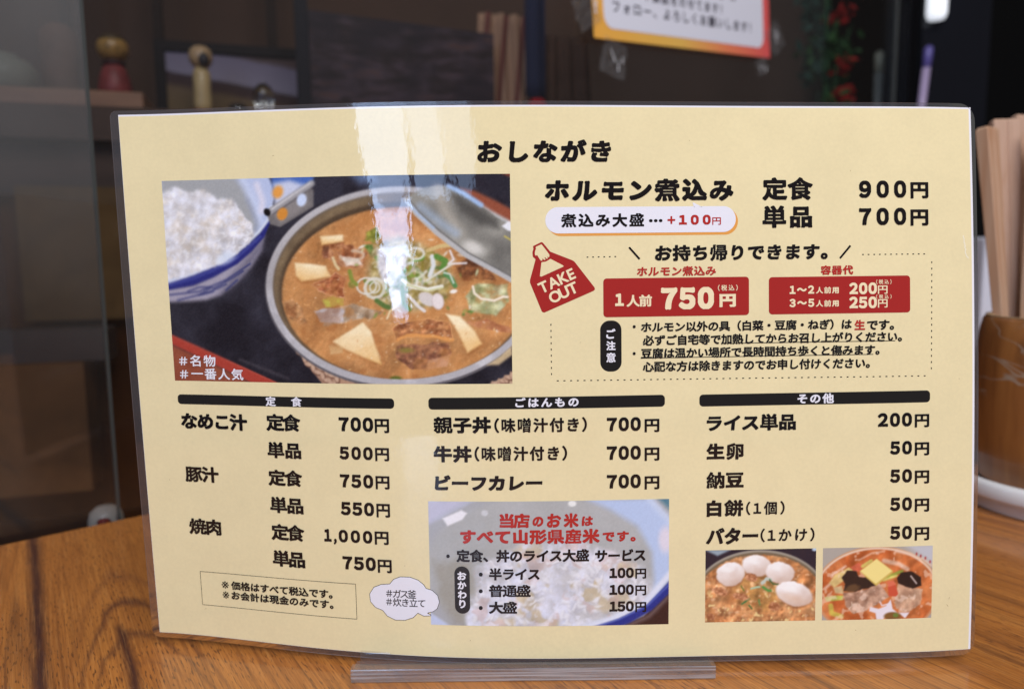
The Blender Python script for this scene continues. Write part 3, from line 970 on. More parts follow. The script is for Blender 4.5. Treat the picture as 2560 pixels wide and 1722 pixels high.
class Print:
    """paints colours at the vertices of a sheet; coordinates are layout units of that picture"""
    def __init__(self, corners, nu, nv):
        # corners: tl, tr, br, bl in layout units -> projective grid
        src = [(0, 0), (1, 0), (1, 1), (0, 1)]
        A, B = [], []
        for (a, b), (x, y) in zip(src, corners):
            A += [[a, b, 1, 0, 0, 0, -a * x, -b * x], [0, 0, 0, a, b, 1, -a * y, -b * y]]; B += [x, y]
        h = np.linalg.solve(np.array(A, float), np.array(B, float))
        a, b = np.meshgrid(np.linspace(0, 1, nu + 1), np.linspace(1, 0, nv + 1))   # first row = bottom
        w = h[6] * a + h[7] * b + 1
        self.x = (h[0] * a + h[1] * b + h[2]) / w
        self.y = (h[3] * a + h[4] * b + h[5]) / w
        self.img = np.zeros(self.x.shape + (3,))
        self.wx, self.wy = self.x, self.y
    def warp(self, s, amp, seed):
        self.wx = self.x + (fbm(self.x, self.y, s, seed, 3) - 0.5) * 2 * amp
        self.wy = self.y + (fbm(self.x, self.y, s, seed + 50, 3) - 0.5) * 2 * amp
    def put(self, col, m=1.0):
        m = np.clip(m, 0, 1) * np.ones(self.x.shape)
        c = np.asarray(col, float)
        self.img = self.img * (1 - m[..., None]) + c * m[..., None]
    def ell(self, cx, cy, rx, ry, rot=0.0, soft=3.0):
        c, s = math.cos(math.radians(rot)), math.sin(math.radians(rot))
        dx, dy = self.wx - cx, self.wy - cy
        p = dx * c + dy * s; q = -dx * s + dy * c
        d = (1 - np.sqrt((p / rx)**2 + (q / ry)**2)) * min(rx, ry)
        return sst(-soft, soft, d)
    def poly(self, pts, soft=3.0):
        S = poly_segs(pts)
        P = np.stack([self.wx.ravel(), self.wy.ravel()], -1)
        lo, hi = S.reshape(-1, 2).min(0) - 2 * soft, S.reshape(-1, 2).max(0) + 2 * soft
        k = np.nonzero(((P > lo) & (P < hi)).all(1))[0]
        m = np.zeros(len(P))
        if len(k):
            d = seg_dist(P[k], S) * np.where(even_odd(P[k], S), 1, -1)
            m[k] = sst(-soft, soft, d)
        return m.reshape(self.x.shape)
    def line(self, pts, w, soft=2.0):
        p = np.array(pts, float)
        S = np.stack([p[:-1], p[1:]], 1)
        P = np.stack([self.wx.ravel(), self.wy.ravel()], -1)
        lo, hi = p.min(0) - w - 2 * soft, p.max(0) + w + 2 * soft
        k = np.nonzero(((P > lo) & (P < hi)).all(1))[0]
        m = np.zeros(len(P))
        if len(k): m[k] = sst(-soft, soft, w / 2 - seg_dist(P[k], S))
        return m.reshape(self.x.shape)
    def arc(self, cx, cy, rx, ry, a0, a1, w, rot=0.0, soft=2.0):
        c, s = math.cos(math.radians(rot)), math.sin(math.radians(rot))
        pts = []
        for k in range(15):
            a = math.radians(a0 + (a1 - a0) * k / 14)
            X, Y = rx * math.cos(a), ry * math.sin(a)
            pts.append((cx + X * c - Y * s, cy + X * s + Y * c))
        return self.line(pts, w, soft)
    def fb(self, s, seed, o=4, r=0.55):
        return fbm(self.x, self.y, s, seed, o, r)
    def relief(self, m, s, seed, amt, octv=3):
        o = s * 0.28
        g = fbm(self.x + o, self.y + o * 1.2, s, seed, octv, 0.5) - fbm(self.x - o, self.y - o * 1.2, s, seed, octv, 0.5)
        self.img = self.img * (1 + (amt * g * m)[..., None])
    def blur(self, n=1, m=None):
        for _ in range(n):
            q = np.pad(self.img, ((1, 1), (1, 1), (0, 0)), mode='edge')
            b = (q[:-2, 1:-1] + q[2:, 1:-1] + q[1:-1, :-2] + q[1:-1, 2:] + 2 * q[1:-1, 1:-1]) / 6
            self.img = b if m is None else self.img * (1 - m[..., None]) + b * m[..., None]
    def two(self, a, b, f, m=1.0):
        f = np.clip(f, 0, 1)[..., None]
        self.put(np.asarray(a, float) * (1 - f) + np.asarray(b, float) * f, m)

PHOTO_MAT = print_material('photo_print', attr='print')
def photo(name, u0, u1, v0, v1, pr, label):
    nv, nu = pr.x.shape[0] - 1, pr.x.shape[1] - 1
    o, _, _ = sheet(name, u0 * MM, u1 * MM, v0 * MM, v1 * MM, O1 + 0.00001, PHOTO_MAT, nu, nv)
    c = np.clip(pr.img, 0, 255) / 255.0
    lin = np.where(c <= 0.04045, c / 12.92, ((c + 0.055) / 1.055)**2.4) * KF
    buf = np.concatenate([lin, np.ones(lin.shape[:2] + (1,))], -1).reshape(-1).astype(np.float32)
    at = o.data.color_attributes.new('print', 'FLOAT_COLOR', 'POINT')
    at.data.foreach_set('color', buf)
    o['label'] = label
    return o

# ---- 1: the stew pot with its lid, a bowl of rice and the tray
rnd = random.Random(5)
p = Print([(405, 454.2), (1275, 433.9), (1281, 958.2), (437.2, 952.9)], 420, 250)
A = lambda L: [(380 + x / 2.75, 410 + y / 2.75) for x, y in L]
B = lambda L: [(840 + x / 2.75, 410 + y / 2.75) for x, y in L]
p.two((34, 30, 38), (58, 56, 68), p.fb(60, 1) * 1.6 - 0.45)
p.put((88, 92, 120), p.ell(980, 455, 60, 22, 0, 20) * 0.5)
# tray rim, lower left
p.put((146, 78, 58), p.poly(A([(120, 1240), (730, 1520), (100, 1540)])))
p.two((128, 62, 46), (165, 96, 72), p.fb(30, 3), p.poly(A([(120, 1260), (700, 1520), (100, 1540)])) * 0.8)
p.put((172, 66, 54), p.poly(A([(120, 1170), (890, 1500), (740, 1520), (120, 1235)]), 1.5))
p.put((196, 96, 80), p.line(A([(120, 1176), (880, 1502)]), 2.5, 1.5) * 0.6)
p.put((90, 84, 92), p.line(A([(620, 1345), (960, 1470)]), 7, 5) * 0.5)
# rice bowl
p.put((166, 160, 178), p.poly(A([(60, 870), (290, 835), (430, 775), (600, 680), (700, 600), (790, 500), (770, 600), (700, 710), (600, 815), (480, 905), (380, 938), (240, 950), (60, 955)]), 7))
p.put((96, 92, 112), p.poly(A([(790, 500), (700, 600), (560, 770), (470, 900), (560, 870), (680, 740), (780, 590)]), 16) * 0.7)
for L in ([(110, 905), (330, 880), (520, 800), (690, 690)], [(180, 940), (400, 885), (520, 830)], [(250, 880), (330, 850), (420, 850), (330, 905), (430, 880)], [(430, 860), (560, 790), (640, 740)], [(520, 870), (600, 800)]):
    p.put((52, 56, 110), p.line(A(L), 4, 2.5) * 0.85)
p.put((44, 46, 122), p.poly(A([(60, 830), (290, 765), (430, 710), (600, 620), (760, 478), (820, 385), (832, 405), (790, 505), (700, 605), (600, 690), (430, 782), (290, 838), (60, 880)]), 3))
p.put((84, 92, 170), p.line(A([(110, 840), (290, 790), (430, 735), (600, 645), (760, 505)]), 6, 4) * 0.6)
inner_ = A([(60, 90), (815, 90), (845, 160), (855, 240), (832, 370), (755, 475), (595, 618), (430, 708), (290, 765), (60, 832)])
p.put((186, 198, 232), p.poly(inner_, 2.5))
p.put((166, 168, 172), p.poly(A([(60, 90), (580, 90), (640, 170), (700, 300), (740, 420), (700, 520), (560, 620), (60, 800)]), 14))
p.put((208, 218, 244), p.line(A([(640, 120), (730, 280), (760, 400)]), 14, 12) * 0.8)
p.put((232, 226, 240), p.line(A([(735, 150), (775, 260), (770, 330)]), 14, 9) * 0.8)
p.put((150, 156, 176), p.line(A([(665, 250), (735, 400), (725, 470)]), 10, 8) * 0.6)
p.put((222, 230, 246), p.line(A([(840, 300), (820, 385), (755, 470), (595, 612), (430, 702), (290, 758), (100, 820)]), 7, 4) * 0.9)
p.warp(16, 9, 11)
rice = p.poly(A([(60, 230), (150, 168), (250, 195), (370, 185), (470, 240), (570, 250), (620, 330), (700, 420), (725, 480), (660, 570), (560, 645), (400, 725), (280, 762), (60, 815)]), 5)
f = p.fb(20, 21, 4, 0.6)
p.two((204, 200, 202), (238, 240, 254), (f - 0.30) * 2.6, rice)
p.put((212, 198, 180), rice * sst(0.55, 0.72, p.fb(34, 25)) * 0.5)
p.put((246, 246, 255), rice * sst(0.60, 0.72, p.fb(13, 27)) * 0.6)
p.relief(rice, 26, 28, 0.28)
for k in range(300):
    x, y = rnd.uniform(410, 645), rnd.uniform(478, 700)
    an = rnd.uniform(0, 180)
    p.put((186, 182, 188), p.ell(x + 1.5, y + 2.0, 5.5, 2.6, an, 2.2) * rice * 0.32)
    p.put(rnd.choice([(250, 251, 255), (240, 242, 252), (246, 240, 234)]), p.ell(x, y, 5.2, 2.3, an, 1.6) * rice * 0.75)
p.wx, p.wy = p.x, p.y
p.put((214, 226, 246), p.ell(*A([(520, 650)])[0], 26, 14, -25, 8) * 0.7)
# side dish behind
p.put((74, 108, 186), p.poly(A([(830, 85), (1150, 85), (1120, 140), (1000, 220), (860, 250)]), 6))
p.put((202, 208, 232), p.poly(A([(850, 140), (960, 120), (1060, 150), (960, 260), (860, 290)]), 9))
p.put((232, 160, 78), p.ell(*A([(882, 200)])[0], 13, 16, 20, 5))
p.put((52, 50, 62), p.poly(A([(1130, 90), (1330, 90), (1330, 220), (1120, 300)]), 6))
# pot: handle, rim, wall, soup
p.put((118, 113, 114), p.poly(A([(800, 330), (1090, 150), (1130, 190), (1130, 300), (900, 440), (830, 420)]), 3))
p.put((140, 134, 134), p.poly(A([(850, 345), (1080, 205), (1100, 290), (900, 420)]), 8))
p.put((160, 158, 162), p.line(A([(825, 335), (1115, 142)]), 16, 2.5))
p.put((214, 212, 216), p.line(A([(840, 318), (1105, 140)]), 4, 2.5))
p.put((92, 88, 94), p.line(A([(850, 352), (1120, 172)]), 3, 2.5) * 0.8)
p.put((24, 20, 22), p.ell(*A([(808, 338)])[0], 8, 10, -30, 2))
p.put((214, 142, 62), p.ell(*A([(914, 350)])[0], 13, 16, 25, 2.5))
p.put((206, 220, 250), p.ell(*A([(1048, 255)])[0], 12, 16, 15, 2.5))
p.put((176, 138, 116), p.poly(A([(960, 1140), (1100, 1280), (1330, 1420), (1330, 1540), (1210, 1520), (1090, 1370), (1000, 1260)]), 3))
p.put((182, 146, 122), p.poly(B([(-40, 1360), (200, 1460), (360, 1520), (-40, 1520)]), 3))
p.put((196, 168, 142), p.poly(B([(1040, 1515), (1210, 1440), (1240, 1520)]), 3))
for path in (A([(955, 1150), (1060, 1290), (1190, 1400), (1330, 1490)]), A([(985, 1215), (1100, 1370), (1230, 1480), (1300, 1520)]), B([(-20, 1400), (120, 1455), (260, 1500), (360, 1530)]), B([(1060, 1525), (1150, 1490), (1230, 1440)])):
    for (x0, y0), (x1, y1) in zip(path[:-1], path[1:]):
        for k in range(4):
            t = k / 4.0
            x, y = x0 + (x1 - x0) * t, y0 + (y1 - y0) * t
            r_ = 75 if k % 2 else 15
            p.put((112, 80, 66), p.ell(x + 1.5, y + 2, 11.5, 6.5, r_, 2))
            p.two((186, 150, 128), (214, 184, 160), p.fb(5, 150), p.ell(x, y, 10, 5, r_, 2))
CX, CY = 1010, 715
p.put((104, 100, 106), p.ell(CX, CY + 3, 341, 250, 0, 2))
p.put((188, 184, 188), p.ell(CX, CY, 337, 246, 0, 2))
p.two((150, 146, 150), (222, 220, 224), 0.5 + 0.5 * np.sin((p.x * 0.7 + p.y) / 70.0) * p.fb(80, 31), p.ell(CX, CY, 337, 246, 0, 2) * 0.7)
p.put((112, 98, 84), p.ell(CX + 1, CY + 1, 322, 233, 0, 3))
p.two((92, 76, 60), (150, 128, 98), p.fb(40, 33), p.ell(CX + 1, CY + 2, 318, 229, 0, 3))
p.put((72, 56, 44), p.ell(CX + 2, CY + 12, 306, 220, 0, 6) * 0.8)
soup = p.ell(1014, 733, 300, 212, 0, 4)
p.warp(26, 5, 41)
f = p.fb(46, 42, 5, 0.6)
p.two((164, 104, 56), (210, 154, 96), (f - 0.3) * 2.4, soup)
p.two((186, 126, 72), (220, 164, 104), p.fb(10, 44, 3), soup * 0.35)
p.two((176, 120, 74), (214, 164, 116), p.fb(90, 45, 3) * 1.6 - 0.3, soup * 0.5)
p.relief(soup, 60, 47, 0.30); p.relief(soup, 8, 48, 0.12)
p.put((228, 172, 112), soup * sst(0.70, 0.80, p.fb(7, 46, 2)) * 0.45)
# meat, tofu, cabbage
def lump(pts, ca, cb, seed, s=14, soft=3, edge=None):
    m = p.poly(pts, soft)
    p.two(ca, cb, (p.fb(s, seed) - 0.3) * 2.3, m)
    p.relief(m, s * 0.9, seed + 7, 0.40 if ca[0] < 170 else 0.12)
    if edge: p.put(edge, np.clip(m * 4 * (1 - m), 0, 1) * 0.7)
lump(A([(1190, 570), (1260, 530), (1340, 540), (1330, 640), (1200, 650)]), (120, 74, 54), (178, 118, 84), 51)
lump(A([(1120, 830), (1200, 800), (1280, 750), (1350, 790), (1340, 920), (1240, 910), (1180, 880)]), (140, 74, 48), (206, 138, 98), 52, 10, 3, (226, 170, 130))
lump(A([(915, 945), (990, 925), (1050, 980), (1080, 1060), (1110, 1110), (1060, 1120), (960, 1060)]), (158, 106, 68), (206, 156, 108), 53)
lump(A([(1000, 685), (1215, 705), (1245, 775), (1050, 808), (1012, 770)]), (214, 176, 120), (248, 222, 176), 54, 30)
lump(A([(1180, 505), (1330, 495), (1330, 535), (1190, 560)]), (216, 172, 112), (240, 206, 150), 55, 30)
lump(B([(5, 1218), (210, 1090), (262, 1140), (330, 1370), (200, 1312)]), (226, 182, 112), (248, 222, 168), 56, 40)
p.put((254, 238, 196), p.line(B([(20, 1215), (205, 1105), (255, 1160), (312, 1330)]), 6, 4) * 0.7)
lump(B([(765, 1030), (860, 1050), (960, 1150), (1005, 1235), (910, 1295), (850, 1160)]), (222, 170, 104), (246, 216, 158), 57, 30)
lump(A([(1240, 1250), (1340, 1190), (1340, 1300), (1250, 1300)]), (226, 186, 124), (246, 218, 170), 58, 30)
lump(B([(400, 1130), (440, 1095), (640, 1062), (790, 1090), (818, 1205), (640, 1180), (480, 1195), (425, 1220)]), (140, 84, 54), (206, 146, 100), 59, 12, 2.5, (238, 180, 122))
p.put((226, 158, 92), p.line(B([(440, 1208), (500, 1180), (640, 1176), (812, 1206)]), 8, 3))
lump(B([(430, 1245), (780, 1215), (805, 1290), (760, 1370), (640, 1410), (520, 1400), (430, 1330)]), (116, 74, 58), (176, 122, 88), 60, 12)
p.put((216, 164, 128), p.poly(B([(640, 1345), (800, 1300), (770, 1380), (640, 1410)]), 4) * 0.8)
lump(B([(880, 1090), (1040, 1060), (1200, 1130), (1205, 1170), (1050, 1140)]), (170, 108, 74), (206, 146, 106), 61)
lump(B([(820, 700), (930, 640), (1060, 720), (1100, 800), (880, 800)]), (92, 56, 38), (160, 104, 66), 62)
lump(B([(890, 920), (960, 830), (1185, 828), (1180, 950), (1100, 1045), (930, 1020)]), (150, 152, 104), (206, 206, 164), 63, 22)
p.put((214, 220, 190), p.line(B([(1140, 840), (1120, 1000)]), 9, 6) * 0.5)
lump(B([(-60, 1010), (130, 968), (340, 1010), (300, 1050), (100, 1080), (-60, 1110)]), (156, 126, 96), (208, 190, 170), 64, 30)
lump(A([(1140, 1010), (1240, 985), (1340, 1000), (1340, 1090), (1190, 1080)]), (172, 158, 158), (214, 210, 214), 65, 24)
p.put((196, 190, 84), p.poly(A([(1195, 930), (1260, 915), (1330, 930), (1330, 975), (1215, 980)]), 4) * 0.9)
lump(B([(-30, 550), (140, 560), (230, 620), (200, 720), (60, 720), (-30, 650)]), (142, 84, 54), (204, 148, 108), 66)
lump(B([(60, 640), (180, 650), (200, 700), (90, 710)]), (206, 176, 156), (240, 222, 206), 67)
p.put((232, 190, 138), p.poly(B([(-10, 505), (60, 490), (100, 508), (40, 530)]), 3))
lump(B([(225, 470), (300, 440), (330, 500), (280, 560), (225, 530)]), (112, 116, 40), (168, 166, 78), 68)
lump(B([(210, 560), (260, 560), (290, 640), (250, 650)]), (60, 96, 40), (128, 150, 78), 69)
p.wx, p.wy = p.x, p.y
cov = sst(0.50, 0.66, p.fb(34, 140, 4, 0.6)) * soup
p.two((176, 114, 62), (212, 154, 98), p.fb(20, 141), cov * 0.5)
p.put((150, 88, 46), sst(0.60, 0.75, p.fb(50, 143, 3)) * soup * 0.35)
for k in range(120):
    x, y = rnd.uniform(715, 1275), rnd.uniform(560, 940)
    p.put((255, 240, 216), p.ell(x, y, rnd.uniform(0.8, 2.6), rnd.uniform(0.6, 1.4), rnd.uniform(-30, 30), 1.2) * soup * rnd.uniform(0.3, 0.9))
def tofu(pts, seed, lo=(236, 188, 120), hi=(255, 240, 204)):
    m = p.poly(pts, 4.5)
    q = np.array(pts)
    g = (p.y - q[:, 1].min()) / max(np.ptp(q[:, 1]), 1)
    p.put((150, 92, 48), p.poly([(x + 2, y + 5) for x, y in pts], 7) * 0.5)
    p.two(hi, lo, np.clip(g * 0.9 + (p.fb(26, seed, 3) - 0.5) * 0.5, 0, 1), m)
tofu(A([(1005, 685), (1110, 690), (1215, 705), (1245, 775), (1150, 795), (1050, 808), (1012, 770)]), 201)
tofu(A([(1180, 505), (1330, 495), (1335, 535), (1190, 560)]), 202)
tofu(B([(5, 1218), (110, 1150), (210, 1090), (262, 1150), (332, 1372), (200, 1318), (90, 1270)]), 203)
tofu(B([(765, 1030), (860, 1050), (960, 1150), (1005, 1235), (910, 1295), (850, 1160)]), 204)
for k in range(46):
    x, y = rnd.uniform(120, 1020), rnd.uniform(520, 1040)
    c = rnd.choice([(112, 142, 62), (150, 168, 84), (214, 222, 176), (236, 234, 222), (90, 128, 60)])
    p.put(c, p.ell(*B([(x, y)])[0], rnd.uniform(3, 9), rnd.uniform(2, 4), rnd.uniform(0, 180), 1.8) * soup * rnd.uniform(0.45, 0.85))
# leeks: pile of pale rings and shreds over greens
p.wx, p.wy = p.x, p.y
lump(B([(280, 560), (440, 500), (600, 560), (740, 640), (820, 800), (760, 950), (560, 1010), (380, 990), (230, 900), (240, 740)]), (146, 128, 70), (206, 190, 150), 70, 16, 14)
for k in range(34):
    x, y = rnd.gauss(480, 130), min(950, max(640, rnd.gauss(780, 80)))
    p.put((104 + rnd.randint(-20, 40), 132 + rnd.randint(-20, 30), 58), p.arc(*B([(x, y)])[0], rnd.uniform(10, 26), rnd.uniform(5, 12), rnd.uniform(0, 360), rnd.uniform(360, 500), rnd.uniform(4, 9), rnd.uniform(0, 180), 2) * 0.75)
for k in range(22):
    x, y = rnd.gauss(470, 120), min(960, max(590, rnd.gauss(760, 100)))
    c = rnd.choice([(238, 236, 228), (250, 250, 248), (216, 212, 196), (226, 224, 190), (206, 204, 208)])
    p.put(c, p.arc(*B([(x, y)])[0], rnd.uniform(10, 30), rnd.uniform(5, 15), rnd.uniform(0, 360), rnd.uniform(200, 420), rnd.uniform(4, 10), rnd.uniform(0, 180), 3) * rnd.uniform(0.3, 0.7))
lump(B([(300, 590), (500, 560), (500, 700), (440, 790), (400, 850), (330, 800), (300, 700)]), (206, 204, 214), (255, 255, 255), 72, 10, 6)
lump(B([(380, 860), (470, 870), (470, 960), (410, 1000)]), (214, 210, 214), (255, 255, 255), 73, 10, 5)
for (x, y, rx, ry, w) in ((285, 855, 24, 24, 8), (285, 850, 12, 13, 4), (230, 840, 24, 20, 5), (560, 620, 20, 14, 6)):
    p.put((226, 224, 214), p.arc(*B([(x, y)])[0], rx, ry, 0, 360, w, 0, 1.5) * 0.85)
p.put((218, 210, 208), p.ell(*B([(640, 930)])[0], 24, 15, 30, 2.5)); p.put((236, 226, 226), p.ell(*B([(710, 945)])[0], 14, 20, -10, 2.5))
p.put((206, 190, 192), p.arc(*B([(710, 945)])[0], 14, 20, 0, 360, 2, -10, 1.5) * 0.8)
p.put((238, 238, 226), p.line(B([(475, 800), (520, 840), (640, 865), (735, 845)]), 10, 2)); p.put((206, 206, 150), p.line(B([(500, 830), (640, 875), (740, 852)]), 3, 2))
p.put((222, 226, 226), p.line(B([(670, 640), (680, 700), (655, 770)]), 11, 2.5))
for L, c, w in (([(700, 640), (760, 670), (740, 720)], (92, 140, 62), 14), ([(760, 760), (800, 790), (825, 840)], (86, 142, 86), 12), ([(750, 750), (790, 760), (815, 820)], (224, 232, 226), 4), ([(790, 600), (815, 660), (780, 690), (900, 685)], (236, 232, 236), 5), ([(640, 800), (760, 720), (800, 690)], (226, 222, 210), 6), ([(470, 850), (480, 960), (520, 1000)], (112, 136, 60), 10), ([(115, 740), (130, 800), (160, 830)], (132, 146, 64), 10), ([(300, 940), (350, 975), (380, 985)], (88, 118, 60), 12), ([(370, 1060), (390, 1010), (430, 980)], (238, 220, 180), 5), ([(510, 905), (580, 980), (620, 1010)], (234, 230, 232), 8), ([(640, 600), (720, 570), (800, 560)], (214, 190, 132), 10), ([(0, 650), (20, 700), (40, 725)], (226, 206, 160), 7)):
    p.put(c, p.line(B(L), w, 2) * 0.92)
p.put((244, 232, 212), p.line(B([(945, 845), (955, 890), (1000, 928), (1090, 942), (1150, 915), (1180, 918)]), 6, 2)); p.put((246, 240, 232), p.ell(*B([(815, 878)])[0], 9, 5, -10, 2))
for k in range(70):
    x, y = rnd.uniform(40, 1150), rnd.uniform(1040, 1450)
    p.put(rnd.choice([(244, 214, 170), (236, 196, 140), (214, 150, 96), (250, 236, 214)]), p.ell(*B([(x, y)])[0], rnd.uniform(1, 4), rnd.uniform(1, 3), rnd.uniform(0, 180), 1.5) * soup * rnd.uniform(0.4, 0.9))
p.put((98, 104, 44), p.ell(*B([(430, 1465)])[0], 14, 6, 0, 3)); p.put((132, 130, 56), p.ell(*B([(500, 1275)])[0], 16, 6, 0, 5) * 0.7)
p.put((232, 206, 160), p.poly(B([(1040, 1380), (1130, 1320), (1205, 1250), (1215, 1310), (1120, 1380)]), 5) * 0.8)
# rim again in front, lower edge
rim = p.ell(CX, CY, 337, 246, 0, 2) * (1 - p.ell(CX + 1, CY - 2, 323, 232, 0, 2)) * sst(700, 760, p.y)
p.put((182, 180, 186), rim); p.put((216, 216, 222), rim * sst(0.5, 0.7, p.fb(60, 80)) * 0.6)
# lid leaning on the pot
lidp = B([(492, 250), (540, 205), (620, 165), (720, 148), (800, 160), (980, 280), (1090, 350), (1230, 420), (1230, 820), (1100, 745), (900, 635), (700, 485), (560, 350)])
lid = p.poly(lidp, 2.5)
p.two((112, 110, 106), (178, 176, 168), (p.fb(90, 90, 3) - 0.25) * 1.9, lid)
p.put((74, 72, 70), p.poly(B([(800, 210), (880, 250), (1110, 380), (1120, 450), (1000, 420), (860, 330)]), 12) * 0.75)
p.put((196, 188, 176), p.line(B([(700, 170), (760, 330), (860, 480)]), 22, 14) * 0.5)
p.put((166, 186, 214), p.line(B([(590, 300), (740, 420), (830, 480)]), 20, 12) * 0.6)
p.put((222, 220, 216), p.ell(*B([(950, 580)])[0], 26, 14, 25, 10) * 0.85)
p.put((188, 190, 192), p.line(B([(1010, 260), (1110, 350), (1200, 400)]), 13, 3)); p.put((232, 232, 236), p.line(B([(1010, 250), (1100, 335)]), 4, 2))
p.put((236, 238, 246), p.poly(B([(1140, 430), (1210, 380), (1220, 470), (1180, 460)]), 3)); p.put((220, 200, 90), p.line(B([(1160, 500), (1210, 530)]), 3, 2))
p.put((186, 186, 188), p.line(B([(497, 252), (560, 345), (700, 478), (900, 632), (1100, 742), (1230, 815)]), 12, 2)); p.put((110, 108, 108), p.line(B([(520, 258), (580, 335), (720, 465), (915, 615), (1110, 722), (1230, 790)]), 3, 2))
p.put((168, 194, 232), p.line(B([(500, 262), (575, 350), (680, 445)]), 5, 3) * 0.8)
p.put((44, 40, 50), p.poly(B([(745, 60), (1220, 60), (1220, 290), (1000, 160), (800, 130)]), 5)); p.put((146, 80, 60), p.poly(B([(850, 165), (960, 190), (1110, 260), (1220, 320), (1220, 405), (1080, 330), (980, 265)]), 6))
p.put((162, 190, 232), p.line(B([(775, 155), (880, 205), (1000, 285)]), 12, 4))
p.put((44, 42, 52), p.poly(B([(1000, 60), (1220, 60), (1220, 270), (1090, 215)]), 8) * 0.7); p.put((136, 70, 52), p.poly(B([(1130, 62), (1220, 62), (1220, 95)]), 3))
p.put((120, 150, 200), p.poly(B([(100, 65), (270, 65), (300, 130), (180, 140)]), 14) * 0.6)
p.blur(1)
p.blur(4, sst(560, 430, p.y) * 0.8)
p.blur(3, sst(620, 520, p.x))
p.img += (p.fb(3, 99, 2)[..., None] - 0.5) * 14
photo('food_photo', 14.0, 136.1, 97.3, 167.5, p, 'photo print of a stew pot with glass lid beside a bowl of rice')

# ---- 2: bowl of rice
p = Print([(108, 117), (2230, 95), (2232, 1193), (133, 1208)], 260, 140)
p.put((172, 174, 180))
p.put((196, 190, 208), p.poly([(90, 90), (500, 90), (250, 230), (90, 330)], 40))
p.put((190, 204, 236), p.poly([(90, 330), (200, 280), (520, 110), (600, 90), (90, 90)], 20) * 0.35)
p.two((168, 170, 170), (186, 188, 192), p.fb(300, 1), p.ell(1100, 700, 1020, 640, 0, 30))
p.put((186, 204, 240), p.poly([(1500, 90), (2060, 90), (2250, 300), (2250, 760), (2130, 980), (2040, 1080), (2100, 800), (2080, 560), (1950, 330), (1700, 180)], 40))
p.put((226, 220, 236), p.ell(2200, 450, 60, 110, 0, 30)); p.put((206, 220, 248), p.line([(2060, 100), (2240, 290)], 60, 30) * 0.8)
p.put((88, 130, 150), p.poly([(2120, 80), (2250, 80), (2250, 200)], 30))
p.put((240, 240, 248), p.poly([(235, 265), (400, 190), (450, 215), (410, 270), (280, 330)], 14)); p.put((206, 208, 214), p.ell(605, 212, 30, 26, 0, 10)); p.put((238, 240, 240), p.ell(1372, 128, 36, 26, 0, 10))
p.warp(120, 50, 3)
rice = p.poly([(560, 700), (640, 620), (850, 520), (1100, 480), (1400, 470), (1750, 560), (2000, 700), (2090, 860), (2020, 1020), (1800, 1120), (1450, 1230), (500, 1240), (430, 1100), (520, 900)], 50)
p.two((196, 196, 202), (226, 230, 250), (p.fb(110, 5, 4, 0.55) - 0.30) * 2.2, rice)
p.put((202, 184, 150), rice * sst(0.55, 0.68, p.fb(170, 8, 3)) * 0.75 * sst(600, 900, p.x))
p.put((206, 178, 172), rice * sst(0.60, 0.70, p.fb(150, 18, 3)) * 0.5)
p.put((236, 238, 255), rice * sst(0.58, 0.74, p.fb(80, 9, 3)) * 0.55)
p.relief(rice, 120, 28, 0.2)
for k in range(150):
    x, y = rnd.uniform(480, 2060), rnd.uniform(520, 1220)
    an = rnd.uniform(0, 180)
    p.put((178, 174, 178), p.ell(x + 8, y + 12, 34, 17, an, 16) * rice * 0.30)
    p.put((244, 246, 255), p.ell(x, y, 32, 15, an, 12) * rice * 0.6)
p.put((150, 144, 128), p.poly([(150, 650), (480, 640), (520, 760), (440, 1200), (330, 1210), (200, 950)], 60) * 0.55)
p.wx, p.wy = p.x, p.y
p.put((196, 206, 236), p.poly([(100, 1080), (190, 1140), (330, 1230), (100, 1230)], 16))
p.put((224, 230, 250), p.line([(1380, 1240), (1750, 1130), (2020, 1000), (2250, 740)], 50, 22))
p.put((60, 36, 34), p.poly([(1750, 1230), (2010, 1120), (2260, 880), (2260, 1240)], 10)); p.put((120, 100, 100), p.line([(1830, 1220), (2060, 1120), (2250, 930)], 36, 26) * 0.8)
p.put((40, 52, 140), p.poly([(1480, 1240), (1780, 1145), (2040, 1020), (2260, 790), (2260, 900), (2080, 1070), (1880, 1180), (1720, 1240)], 14))
p.put((90, 106, 190), p.line([(1560, 1215), (1800, 1140), (2040, 1030), (2250, 830)], 16, 12) * 0.8)
p.img += (p.fb(12, 99, 2)[..., None] - 0.5) * 10
photo('food_photo', 106.5, 189.7, 11.9, 56.5, p, 'photo print of a bowl of white rice with blue rim')

# ---- 3: stew with rice cakes
p = Print([(88, 100), (1125, 72), (1127, 750), (88, 775)], 150, 100)
p.put((48, 40, 52)); p.put((150, 166, 180), p.poly([(80, 95), (330, 90), (200, 150)], 14)); p.put((190, 210, 232), p.ell(1110, 82, 24, 16, 0, 6))
p.put((158, 150, 138), p.ell(610, 560, 640, 470, 0, 5)); p.put((120, 104, 84), p.ell(610, 565, 622, 452, 0, 6))
p.warp(40, 12, 2)
soup = p.ell(610, 570, 600, 436, 0, 8)
p.two((184, 122, 76), (218, 160, 110), (p.fb(110, 3, 4, 0.5) - 0.3) * 2.2, soup)
p.two((196, 140, 84), (160, 128, 66), p.fb(90, 4), p.ell(600, 470, 230, 190, 0, 60) * 0.7)
p.put((246, 206, 168), soup * sst(0.60, 0.74, p.fb(40, 6, 3)) * 0.55); p.put((150, 88, 54), soup * sst(0.60, 0.76, p.fb(50, 7, 3)) * 0.5)
p.relief(soup, 80, 31, 0.6); p.relief(soup, 30, 32, 0.25)
p.put((250, 226, 160), soup * sst(0.66, 0.74, p.fb(44, 12, 3)) * sst(420, 560, p.y) * 0.8)
